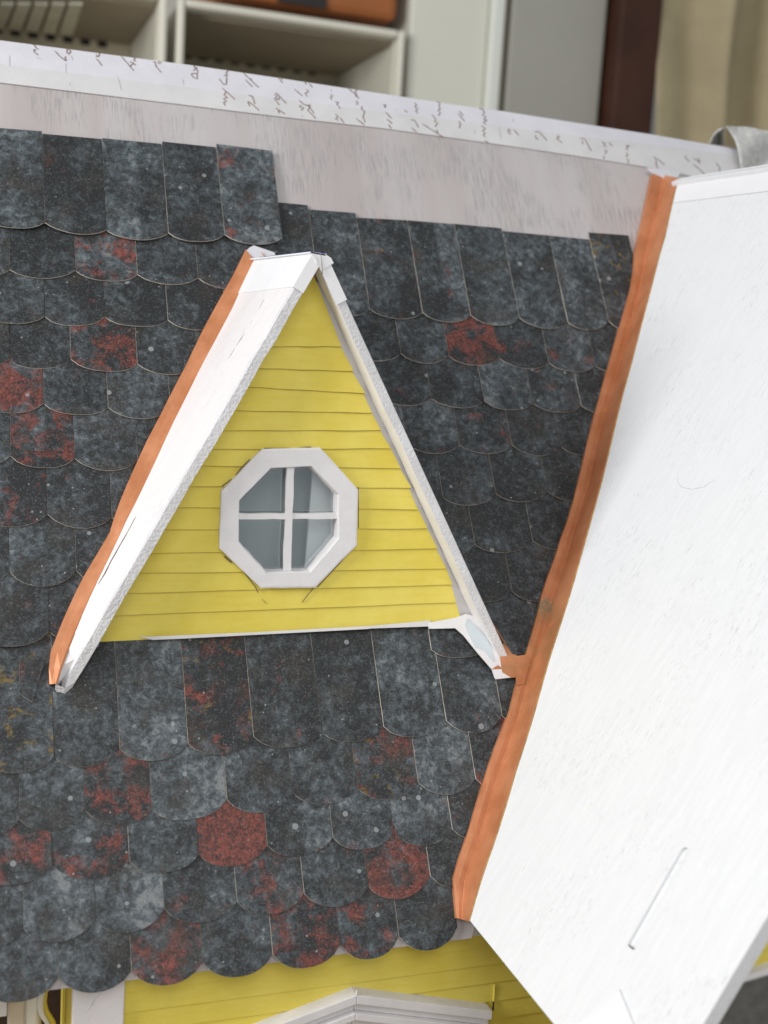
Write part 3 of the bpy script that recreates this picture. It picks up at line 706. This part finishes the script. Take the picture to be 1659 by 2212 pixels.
me = bpy.data.meshes.new('backing_board'); bm.to_mesh(me); bm.free(); me.materials.append(M_WHITE)
o = bpy.data.objects.new('backing_board', me); COL.objects.link(o); o.parent = dormer; o.location = (0, 0, 0)
sdm = o.modifiers.new('thickness', 'SOLIDIFY'); sdm.thickness = .002; sdm.offset = 1 if False else 0
for v in me.vertices: v.co.y += .0013
# the yellow siding must not cover the opening: cut strips with a boolean
cut = MB(); cut.prism([(cxw + (p[0] - cxw) * .985, -.02, czw + (p[2] - czw) * .985) for p in OUT], (0, .04, 0), M_YELLOW)
cutter = cut.build('cut_shape'); 
bpy.context.view_layer.update()
# window frame
wf = MB()
def ring(a, b, mat):
    n_ = len(a); wf.add(list(a) + list(b), [(i, (i + 1) % n_, n_ + (i + 1) % n_, n_ + i) for i in range(n_)], mat)
jit = lambda p, s_: np.array(p) + np.array([random.uniform(-s_, s_), 0, random.uniform(-s_, s_)])
def dens(poly, k=5, s_=.00012):
    r_ = []
    for i in range(len(poly)):
        a, b = np.array(poly[i]), np.array(poly[(i + 1) % len(poly)])
        for j in range(k): r_.append(jit(a + (b - a) * j / k, s_))
    return r_
def sc(poly, f_, y): return [np.array([cxw + (p[0] - cxw) * f_, y, czw + (p[2] - czw) * f_]) for p in poly]
o1 = dens(OUT); i1 = dens(INN, 5, .00018)
o0 = [p + np.array([0, .0040, 0]) for p in o1]
o1b = sc(o1, .975, YWF - .0003); i1b = sc(i1, 1.02, YWF - .0003); i2 = [p + np.array([0, .0008, 0]) for p in i1]
i3 = [np.array([cxw + (p[0] - cxw) * .985 + random.uniform(-.0003, .0003), .0030, czw + (p[2] - czw) * .985 + random.uniform(-.0003, .0003)]) for p in i1]
ring(o0, o1, M_WHITE); ring(o1, o1b, M_WHITE); ring(o1b, i1b, M_WHITE); ring(i1b, i2, M_WHITE); ring(i2, i3, M_WHITE)
fr = wf.build('window_frame', dormer)
fr['label'] = 'white octagonal window frame'
mu = MB()
ym = -.0022
def bar(a0, a1, w, name):
    a0 = np.array(a0); a1 = np.array(a1); d = nrm(a1 - a0); s_ = np.array([-d[2], 0, d[0]]) * w / 2
    m_ = MB(); left, right_ = [], []
    for k in range(13):
        t = k / 12; p = a0 + (a1 - a0) * t
        left.append(p + s_ * random.uniform(.9, 1.12)); right_.append(p - s_ * random.uniform(.9, 1.12))
    m_.prism(left + right_[::-1], (0, .0018, 0), M_WHITE); return m_.build(name, dormer)
bar(wz(868, 318, ym), wz(836, 1318, ym), .0033, 'muntin')
bar(wz(372, 796, ym + .0005), wz(1322, 792, ym + .0005), .0026, 'muntin')
# pane
def mat_pane():
    t = NT('clear_acetate'); tr = t.n.new('ShaderNodeBsdfTransparent'); tr.inputs[0].default_value = (.95, .97, .97, 1)
    gl = t.n.new('ShaderNodeBsdfGlossy'); gl.inputs['Roughness'].default_value = .06; gl.inputs['Color'].default_value = (.9, .95, 1, 1)
    t.bump(t.noise(60, 2, .5), .12, .001); 
    mx = t.n.new('ShaderNodeMixShader'); mx.inputs[0].default_value = .17
    t.l.new(tr.outputs[0], mx.inputs[1]); t.l.new(gl.outputs[0], mx.inputs[2]); t.l.new(mx.outputs[0], t.out.inputs['Surface']); return t.m
pn = MB(); pn.prism([np.array([cxw + (p[0] - cxw) * 1.05, .0026, czw + (p[2] - czw) * 1.05]) for p in INN], (0, .0003, 0), mat_pane()); pn.build('window_pane', dormer)
# interior seen through the pane
it = MB(); it.prism([(AP[0] - .052, .016, .006), (AP[0] + .058, .016, .006), (AP[0] + .030, .016, .095), (AP[0] - .024, .016, .095)], (0, .002, 0), M_INT); it.build('interior_wall', dormer)
it = MB(); a = wz(1085, 370, .007); b = wz(1010, 1230, .007)
it.prism([(a[0], .007, a[2] + .012), (a[0] + .028, .007, a[2] + .012), (b[0] + .036, .007, b[2] - .008), (b[0], .007, b[2] - .008)], (0, .002, 0), mat_plain('white_curtain_card', (.90, .90, .88), .6, .02, 20)); it.build('interior_post', dormer)

# rake panels
def along(poly, t):
    q = np.array(poly, float); d = np.r_[0, np.cumsum(np.hypot(*np.diff(q, axis=0).T))]; return np.interp(t * d[-1], d, q[:, 0]), np.interp(t * d[-1], d, q[:, 1])
louter = [(531, 538), (505, 592), (475, 645), (440, 709), (420, 750), (400, 793), (372, 845), (345, 900), (318, 950), (295, 1000), (272, 1052), (250, 1105), (240, 1145), (210, 1196), (175, 1255), (140, 1330), (110, 1405), (106, 1440), (107, 1478)]
linner = [(549, 563), (524, 615), (500, 668), (466, 732), (448, 765), (430, 799), (400, 860), (370, 919), (340, 985), (316, 1036), (295, 1080), (270, 1128), (252, 1168), (225, 1223), (196, 1282), (166, 1350), (138, 1420), (128, 1448), (120, 1477)]
def lback(t, p):
    u, v = along(linner, t); q = roof(u, v, .0052)
    return q
TP = .0048
def rake(name, apex, S_, N_, tipz, mat_end, label, backf=None):
    """slab: outer face through apex line, front edge at YF, back edge where it meets the main roof"""
    m_ = MB(); ins = -N_ * TP
    Ltot = (tipz - apex[2]) / S_[2]; K = 26
    fo, fi, bo, bi, fo2 = [], [], [], [], []
    for k in range(K + 1):
        p = apex + S_ * Ltot * k / K
        w_ = np.array([0, random.uniform(-.00022, .00022), 0]) + N_ * random.uniform(-.00012, .00012)
        fo.append(np.array([p[0], YF, p[2]]) + w_ - N_ * .0007); fo2.append(np.array([p[0], YF + .0018, p[2]]))
        q = p + ins; fi.append(np.array([q[0], YF, q[2]]) + w_ + (-ins) * random.uniform(-.03, .05))
        bo.append(backf(k / K, p) if backf else np.array([p[0], max(YF + .0018, yroof(p[2]) + .004), p[2]])); bi.append((bo[-1] + ins * .9) if backf else np.array([q[0], max(YF + .0018, yroof(q[2]) + .004), q[2]]))
    n_ = K + 1; v_ = fo2 + bo; m_.add(v_, [(i, i + 1, n_ + i + 1, n_ + i) for i in range(K)], M_PANEL)
    m_.add(fo + fo2, [(i, i + 1, n_ + i + 1, n_ + i) for i in range(K)], mat_end)
    m_.add(fo + fi, [(i, i + 1, n_ + i + 1, n_ + i) for i in range(K)], mat_end)
    m_.add(fi + bi, [(i, i + 1, n_ + i + 1, n_ + i) for i in range(K)], M_WHITE)
    m_.add([fo[-1], fo2[-1], bo[-1], bi[-1], fi[-1]], [(0, 1, 2, 3, 4)], mat_end)
    m_.add([fo[0], fo2[0], bo[0], bi[0], fi[0]], [(0, 1, 2, 3, 4)], mat_end)
    r_ = m_.build(name, dormer); r_['label'] = label; return r_
LPAN = rake('roof_panel', AP, LS, LN, Lt[2] + .0005, M_ROUGHWHITE, 'left white dormer roof panel with thin cracks', lback)
rake('roof_panel', AR, RS, RNn, Rt[2] + .0005, M_ROUGHWHITE, 'right white dormer roof panel')
# cracks in the left panel (outer face plane)
from mathutils.bvhtree import BVHTree
def on(ob, u, v, h=.0002):
    m_ = ob.data; tr = BVHTree.FromPolygons([x.co for x in m_.vertices], [tuple(p.vertices) for p in m_.polygons])
    d = Vector(ray(u, v)).normalized(); loc, nn_, _, _ = tr.ray_cast(Vector(CAM), d)
    return np.array(loc) - np.array(d) * h * 2
def lp(u, v, h=.0002): return on(LPAN, u, v, h)
ck = MB()
for pts, w in (([(571, 645), (552, 680), (535, 710), (520, 733), (503, 760), (488, 785), (472, 815)], [.0001, .0002, .00022, .00035, .0004, .0002, .0001]),
               ([(303, 1102), (290, 1122), (274, 1152), (258, 1180), (240, 1212), (226, 1240), (212, 1262)], [.0001, .0003, .00045, .0006, .0007, .0008, .0003])):
    ck = MB(); ck.tube([lp(*p) for p in pts], w, M_CRACK_SHADE, 6, .35, LN); ck.build('crack', dormer)
# ridge cap: folded white card over the dormer's ridge
cp = MB()
cl = fy(629, 620, YF)[2]; cr_ = fy(756, 648, YF)[2]
def cap_leg(apex, S_, N_, zend, h=.0004, y0=YF - .0006, backf=None):
    n_ = 5; a_, b_ = [], []
    for k in range(n_ + 1):
        z = apex[2] + (zend - apex[2]) * k / n_; t = (z - apex[2]) / S_[2]; p = apex + S_ * t + N_ * h
        a_.append(np.array([p[0], y0, p[2]])); b_.append(backf(p[2]) + N_ * h if backf else np.array([p[0], max(y0 + .002, yroof(p[2]) + .001), p[2]]))
    vv = a_ + b_; m2 = [(i, i + 1, n_ + 2 + i, n_ + 1 + i) for i in range(n_)]
    cp.add(vv, m2, M_CARD); cp.add([v_ - N_ * .0006 for v_ in vv], m2, M_CARD)
    cp.add([a_[-1], b_[-1], b_[-1] - N_ * .0006, a_[-1] - N_ * .0006], [(0, 1, 2, 3)], M_CARD)
    # front flap folded down over the end grain
    fl = [np.array([p[0], y0, p[2]]) for p in a_] + [np.array([(p - N_ * (TP + .0004))[0], y0 - .0001, (p - N_ * (TP + .0004))[2]]) for p in a_[::-1]]
    cp.prism(fl, (0, .0003, 0), M_CARD)
cap_leg(AP, LS, LN, cl, .0004, YF - .0006, lambda z: lback((AP[2] - z) / (AP[2] - Lt[2]), None)); cap_leg(AR, RS, RNn, cr_, .0001)
zt_ = AP[2] + .0004
pk = [fy(670.7, 543.5, YF - .0010), fy(690, 546, YF - .0010), fy(704, 549.5, YF - .0010), fy(715, 557, YF - .0010), fy(721, 568, YF - .001), fy(698, 583, YF - .001), fy(686, 573, YF - .001), fy(678, 557, YF - .001)]
cp.prism(pk, (0, .0007, 0), M_CARD)
tp = [fy(670.7, 543.5, YF - .0010), fy(704, 549.5, YF - .0010), fy(704, 549.5, YF - .0010) + np.array([0, .118, .0]), fy(670.7, 543.5, YF - .0010) + np.array([0, .118, 0])]
cp.prism(tp, (0, 0, -.0006), M_CARD)
cp.tube([fy(693, 550, YF - .0013), fy(695, 562, YF - .0013), fy(696, 580, YF - .0013), fy(696, 593, YF - .0013)], [.00008, .00010, .00014, .0003], M_CRACK_SHADE, 5)
cp.tube([fy(675, 548, YF - .0013), fy(681, 557, YF - .0013), fy(685, 572, YF - .0013)], [.0001, .0002, .0002], M_CARD, 5)
cap = cp.build('ridge_cap', dormer)
# blue tape peeking over the ridge
bt = MB(); q = fy(672, 543, YF)
bt.box((AP[0] - .0003, YF + .004, AP[2] + .0002), (AR[0] + .0006, YF + .100, AP[2] + .0006), M_BLUE); bt.build('blue_tape', dormer)

# dormer copper flashing, left
lf = MB(); P0, P1, P2, P3, P4 = [], [], [], [], []
NL = 30
for i in range(NL):
    a, b = along(louter, i / (NL - 1)), along(linner, i / (NL - 1))
    p = roof(a[0], a[1], .0040); q = roof(b[0], b[1], .0060)
    mid = roof(a[0] * .55 + b[0] * .45, a[1] * .55 + b[1] * .45, .0046)
    P0.append(p - RN * .003); P1.append(p); P2.append(mid); P3.append(q); P4.append(q - LN * .0008)
n_ = NL; lf.add(P0 + P1 + P2 + P3 + P4, [(r * n_ + i, r * n_ + i + 1, (r + 1) * n_ + i + 1, (r + 1) * n_ + i) for r in range(4) for i in range(n_ - 1)], M_COPPER)
# hidden right-hand flashing along the other valley
rv = []
for k in range(9):
    z = AR[2] + (Rt[2] + .004 - AR[2]) * k / 8; t = (z - AR[2]) / RS[2]; p = AR + RS * t; rv.append(np.array([p[0], yroof(z), z]))
lf.add([p + RN * .0034 + np.array([.0018, 0, 0]) for p in rv] + [p + RN * .0034 + RNn * .0005 for p in rv] + [p - RS * .003 + RNn * .0008 + RN * .0034 for p in rv],
       [(r * 9 + i, r * 9 + i + 1, (r + 1) * 9 + i + 1, (r + 1) * 9 + i) for r in range(2) for i in range(8)], M_COPPER)
# torn copper corner at the right foot
lf.prism([fy(1062, 1446, -.0155), fy(1077, 1437, -.0155), fy(1090, 1450, -.0155), fy(1083, 1453, -.0155)], (0, .0004, 0), M_COPPER)
lfo = lf.build('flashing', dormer); lfo['label'] = 'copper strip beside the dormer'
# white card scraps
sc1 = MB(); sc1.prism([roof(540, 534, .0041), roof(548, 530, .0041), roof(592, 545, .0041), roof(604, 566, .0041), roof(550, 562, .0041), roof(532, 541, .0041)], -RN * .0006, M_PAPER); sc1.build('card_scrap', dormer)
sc2 = MB()
foot = [(925, 1345), (985, 1334), (1006, 1326), (1056, 1338), (1080, 1384), (1100, 1430), (1107, 1463), (1071.5, 1467), (1069, 1464), (1063, 1445.7), (1032, 1410), (1002, 1372.7), (984, 1356.8), (927, 1358)]
sc2.prism([roof(u, v, .0044) for u, v in foot], -RN * .0006, M_WHITE)
gl = [(1010, 1335), (1032, 1355), (1052, 1378), (1061, 1398), (1068, 1430), (1060, 1424), (1046, 1405), (1026, 1398), (1012, 1368), (1004, 1350)]
sc2.prism([roof(u, v, .0047) for u, v in gl], -RN * .0002, M_GLUE)
sc2.build('foot_card', dormer)
# thin white card edge below the siding
sc3 = MB()
e_ = [fy(330, 1376, -.0006), fy(392, 1379, -.0006), fy(392, 1383, -.0006), fy(330, 1384, -.0006)]
sc3.prism([roof(300, 1376, .0035), roof(540, 1366, .0035), roof(800, 1352, .0035), roof(930, 1340, .0035), roof(930, 1353.5, .0035), roof(925, 1353, .0035), roof(800, 1357.5, .0035), roof(795, 1358.5, .0035), roof(392, 1379.5, .0035), roof(330, 1382, .0035)], -RN * .0004, M_PAPER2)
sc3.build('base_card', dormer)
# knife cuts beside the window
kc = MB()
for pts, w in (([(505, 1203), (525, 1232), (552, 1268), (558, 1280)], .0002), ([(567, 1294), (576, 1304)], .0001), ([(679, 1268), (665, 1285), (653, 1301)], .0002), ([(509, 1027), (520, 1012), (540, 992)], .00022), ([(571, 969), (635, 968.5), (672, 966)], .0003),
               ([(477, 1137), (476, 1146)], .0003), ([(774, 1052), (774.5, 1140)], .00018), ([(485, 1202), (500, 1215)], .0003), ([(686, 1268), (735, 1215), (765, 1178)], .0002), ([(480, 1050), (500, 1035)], .0002)):
    kc.tube([fy(u, v, -.0016) for u, v in pts], w, M_CRACK_SHADE, 5)
kc.build('knife_cut', dormer)

# boolean the window opening out of the siding, then apply
mod = dormer.modifiers.new('opening', 'BOOLEAN'); mod.operation = 'DIFFERENCE'; mod.object = cutter; mod.solver = 'EXACT'
# (strips are open shells, so the opening is cut by deleting what lies inside instead)
dormer.modifiers.remove(mod)
bm = bmesh.new(); bm.from_mesh(dormer.data)
poly = [(cxw + (p[0] - cxw) * .97, czw + (p[2] - czw) * .97) for p in OUT]
for i in range(8):
    (ax_, az_), (bx_, bz_) = poly[i], poly[(i + 1) % 8]
    nn = Vector((-(bz_ - az_), 0, bx_ - ax_)).normalized()
    bmesh.ops.bisect_plane(bm, geom=list(bm.verts) + list(bm.edges) + list(bm.faces), plane_co=(ax_, 0, az_), plane_no=nn, dist=1e-7)
def inside(x, z):
    sgn = None
    for i in range(8):
        (ax_, az_), (bx_, bz_) = poly[i], poly[(i + 1) % 8]; c_ = (bx_ - ax_) * (z - az_) - (bz_ - az_) * (x - ax_)
        if abs(c_) < 1e-12: continue
        if sgn is None: sgn = c_ > 0
        elif (c_ > 0) != sgn: return False
    return True
kill = [f for f in bm.faces if inside(f.calc_center_median().x, f.calc_center_median().z)]
bmesh.ops.delete(bm, geom=kill, context='FACES'); bm.to_mesh(dormer.data); bm.free()
bpy.data.objects.remove(cutter)

# ---- front wall under the eave ---------------------------------------------------
eb = rp(0, EAVE, -.004)
YW = -.0665
wallz = fy(1010, 2019, YW)[2]; print('wall top z', wallz, 'eave board', eb)
fwm = MB()
xcor = fy(267, 2160, YW)[0]; xcl = fy(155, 2160, YW)[0]; xw1 = .16
wl_ = [((560 / 1, 2143), (1080, 2083))]
base_lines = [(fy(504 + 0 * .3472, 1728 + 1175 * .3472, YW)[2] + fy(504 + 1659 * .3472, 1728 + 1000 * .3472, YW)[2]) / 2]
sp = .0088; z = wallz
k = 0
zs = [wallz + .004]
zz = wallz - .0068
while zz > ROOT_Z: zs.append(zz); zz -= sp * random.uniform(.96, 1.05)
for i in range(len(zs) - 1):
    a, b = zs[i], zs[i + 1]; t0 = random.uniform(-.0003, .0003)
    fwm.add([(xcor - .01, YW - .0009, b), (xw1, YW - .0009, b + t0), (xw1, YW - .0001, a + .001), (xcor - .01, YW - .0001, a + .001), (xcor - .01, YW + .0002, b), (xw1, YW + .0002, b + t0)],
            [(0, 1, 2, 3), (0, 4, 5, 1)], M_YELLOW)
    fwm.tube([(xcor - .01, YW - .0004, b - .0001), (xw1, YW - .0004, b - .0001 + t0)], .00018, M_YLINE, 5)  # brown line paints the shade under each clapboard
fw = fwm.build('front_wall', house); fw['label'] = 'yellow clapboard front wall below the eave'
m = MB(); m.box((xcl, YW + .0005, ROOT_Z), (xw1, YW + .004, wallz + .006), M_YELLOW); m.build('wall_core', fw)
m = MB(); m.box((xcl - .001, YW - .0022, wallz), (xw1, YW + .010, wallz + .0075), M_WHITE); m.build('frieze_board', fw, bevel=.0004)
m = MB(); m.box((xcl, YW - .0030, ROOT_Z), (xcor, YW, wallz + .001), M_PANEL); m.build('corner_trim', fw, bevel=.0006)
m = MB(); xs_ = xcl + .0010
m.box((xs_, YW + .0042, ROOT_Z), (xs_ + .003, YW + .060, wallz + .020), M_YELLOW); sw = m.build('side_wall', house)
# window hood: shallow pediment with stepped mouldings
hd = MB(); YH = YW - .0075
pk_ = fy(772, 2150, YH); re = fy(1064, 2185, YH); le = np.array([pk_[0] - (re[0] - pk_[0]) * 1.02, YH, re[2]])
drop = np.array([0, 0, -1.])
for (y_, t0, t1) in ((YH, 0, .0042), (YH + .0030, .0044, .0085), (YH + .0005, .0087, .0120), (YH + .0045, .0122, .030)):
    hd.prism([np.array([pk_[0], y_, pk_[2] - t0]), np.array([re[0], y_, re[2] - t0]), np.array([re[0], y_, re[2] - t1]), np.array([pk_[0], y_, pk_[2] - t1])], (0, YW - .0001 - y_, 0), M_WHITE)
    hd.prism([np.array([pk_[0] - .0001, y_, pk_[2] - t0]), np.array([le[0], y_, le[2] - t0]), np.array([le[0], y_, le[2] - t1]), np.array([pk_[0] - .0001, y_, pk_[2] - t1])], (0, YW - .0001 - y_, 0), M_WHITE)
hd.tube([(pk_[0] - .0004, YH, pk_[2] + .0004), (pk_[0] + .0003, YH + .002, pk_[2] + .0012)], .0006, M_WHITE, 6)
ho = hd.build('window_hood', fw, bevel=.0004); ho['label'] = 'white pointed hood over the front window'
wn = MB(); wx0, wx1, wz1 = le[0] + .006, re[0] - .006, re[2] - .024
for bx_ in ((wx0, wx0 + .010), (wx1 - .010, wx1), ((wx0 + wx1) / 2 - .0016, (wx0 + wx1) / 2 + .0016)): wn.box((bx_[0], YW - .0045, wz1 - .14), (bx_[1], YW - .0012, wz1), M_WHITE)
wn.box((wx0 - .004, YW - .006, wz1 - .148), (wx1 + .004, YW - .0012, wz1 - .1405), M_WHITE); wn.box((wx0 + .0101, YW - .0040, wz1 - .078), (wx1 - .0101, YW - .0013, wz1 - .074), M_WHITE)
wo = wn.build('front_window', fw); wp = MB(); wp.box((wx0 + .008, YW - .0011, wz1 - .139), (wx1 - .008, YW - .0009, wz1 - .001), M_GREY); wp.build('front_window_pane', fw)
kx = MB(); kx.tube([fy(1068, 2126, YW - .001), fy(1067.5, 2145, YW - .001), fy(1066, 2170, YW - .001)], [.0004, .0005, .0004], M_YELLOW, 6); kx.tube([fy(1066, 2164, YW - .0015), fy(1065, 2182, YW - .0015)], .0004, M_DARK, 5); kx.build('split', fw)

# ---- gable wall under the big gable, bay trim
YG = YR + .007
print('YR', YR)
ggp = MB(); a_ = fy(1560, 2180, YG)
zt = ze
xgl = gpt(YG, zt)[0] + .02
for i in range(48):
    b = ze - .02 + .22 - i * .0105; t_ = b + .0105
    xa_ = gpt(YG, max(b, ze - .3))[0] + .006
    if b < ze: xa_ = gpt(YG, ze)[0] + .012
    ggp.add([(xa_, YG - .0009, b), (.44, YG - .0009, b), (.44, YG, t_ + .001), (xa_ + (.0105 / gs[2] * gs[0] if b >= ze else 0), YG, t_ + .001)], [(0, 1, 2, 3)], M_YELLOW)
gw = ggp.build('gable_wall', house); gw['label'] = 'yellow clapboard wall under the white gable overhang'
t1_, t2_ = fy(1585, 2116, YG - .004), fy(1700, 2082, YG - .004)
m = MB(); m.prism([t1_, t2_, t2_ - np.array([0, 0, .0022]), t1_ - np.array([0, 0, .0022])], (0, .004, 0), M_WHITE); m.build('bay_trim', gw, bevel=.0003)
m = MB(); m.prism([t1_ + np.array([0, .002, -.0024]), t2_ + np.array([.03, .002, -.0024]), t2_ + np.array([.03, .002, -.12]), t1_ + np.array([-.055, .002, -.12])], (0, .010, 0), M_GREY); m.build('bay_front', gw)

# ---- porch pieces left of the corner
YP = -.035
def vpost(name, u0, u1, y, mat, label=None, z1=None):
    a = fy(u0, 2180, y)[0]; b = fy(u1, 2180, y)[0]; m_ = MB()
    m_.box((a, y, ROOT_Z), (b, y + max(.004, (b - a) * .7), (z1 if z1 is not None else yroof_inv(y))), mat)
    o_ = m_.build(name, house, bevel=.0008)
    if label: o_['label'] = label
    return o_
def yroof_inv(y): return y * math.tan(TH) - .010
M_BEIGE = mat_plain('beige_paint', (.62, .54, .45), .6, .05, 60)
vpost('porch_post', 17, 53, YP, M_BEIGE, 'beige porch post under the shingle edge')
vpost('porch_post', 54, 80, YP + .004, M_CARD, 'white porch post under the shingle edge')
vpost('porch_board', 79, 90, YP + .012, M_BEIGE)
br = MB(); pts = [fy(u, v, YP + .006) for u, v in ((96, 2130), (88, 2152), (86, 2172), (90, 2190), (98, 2203), (105, 2214), (112, 2240))]
br.tube(pts, [.0016, .0018, .0017, .0014, .0011, .0010, .001], M_CARD, 8)
pts2 = [p + np.array([.0017, .002, 0]) for p in pts]; br.tube(pts2, .0013, M_YELLOW, 8); bo_ = br.build('porch_bracket', house, smooth=True); bo_['label'] = 'curved white and yellow porch bracket'
m = MB(); a = fy(-60, 2150, .05); b = fy(160, 2150, .05); m.box((a[0] - .03, .05, ROOT_Z), (b[0], .053, -.002), mat_plain('dark_porch_opening', (.06, .035, .022), .8, .3, 40)); m.build('porch_opening', house)  # dark brown sheet stands in for the shaded opening behind the posts
m = MB(); a = fy(-60, 2150, YP - .006); b = fy(15, 2150, YP - .006); m.box((a[0], YP - .006, fy(5, 2196, YP - .006)[2]), (b[0], YP, -.09), M_WHITE); m.build('porch_beam', house)

# body behind the roof, so nothing is open from the side
m = MB(); m.box((xs_ + .0035, .055, ROOT_Z), (.40, .30, -.002), M_WHITE); m.build('rear_body', house)

# ================================================================== felt cloth lying over the far end of the ridge
cm = NT('grey_white_felt'); nn_ = cm.noise(260, 5, .7); CLOTH = cm.fin(cm.mix(cm.ss(nn_, .3, .7), (.50, .50, .47), (.68, .68, .65)), .95); cm.bump(cm.noise(420, 4, .7), .7, .0015)
cloth = MB()
def cpt(u, v, y): return fy(u, v, y)
# main sheet: grid draped between rim curve and the right
rim = [(1560, 274), (1568, 279), (1576, 290), (1583, 302), (1589, 316), (1593, 338), (1598, 370), (1602, 400)]
nR = len(rim); NC = 12; vs = []
for j in range(NC + 1):
    t = j / NC
    for i, (u, v) in enumerate(rim):
        uu = u + (1800 - u) * t; vt_ = v + (0 if i > 2 else 0)
        topv = 274 + 28 * t + 2.0 * math.sin(t * 22)
        vv = topv + (v - 274) * (1 - .25 * t) if i else topv
        y = .158 + .012 * (1 - i / nR) + .004 * math.sin(t * 11 + i * .8) - (.006 * math.exp(-t * 9))
        vs.append(cpt(uu, vv, y))
cloth.add(vs, [(j * nR + i, j * nR + i + 1, (j + 1) * nR + i + 1, (j + 1) * nR + i) for j in range(NC) for i in range(nR - 1)], CLOTH)
# curled part going behind
cl2 = [(1560, 274), (1548, 279), (1538, 290), (1531, 303), (1524, 322), (1518, 345)]
vs = []
for j in range(7):
    t = j / 6
    for i, (u, v) in enumerate(cl2): vs.append(cpt(u + 48 * t * (i / 5 + .15), v + 4 * t, .170 + .02 * (i / 5) + .012 * math.sin(t * 3.0)))
cloth.add(vs, [(j * 6 + i, j * 6 + i + 1, (j + 1) * 6 + i + 1, (j + 1) * 6 + i) for j in range(6) for i in range(5)], CLOTH)
clo = cloth.build('felt_cloth', smooth=True); s1 = clo.modifiers.new('thickness', 'SOLIDIFY'); s1.thickness = .0022
s2 = clo.modifiers.new('round', 'SUBSURF'); s2.levels = 1; s2.render_levels = 2
props(clo, 'grey white felt cloth with a curled edge behind the white gable ridge', 'cloth')
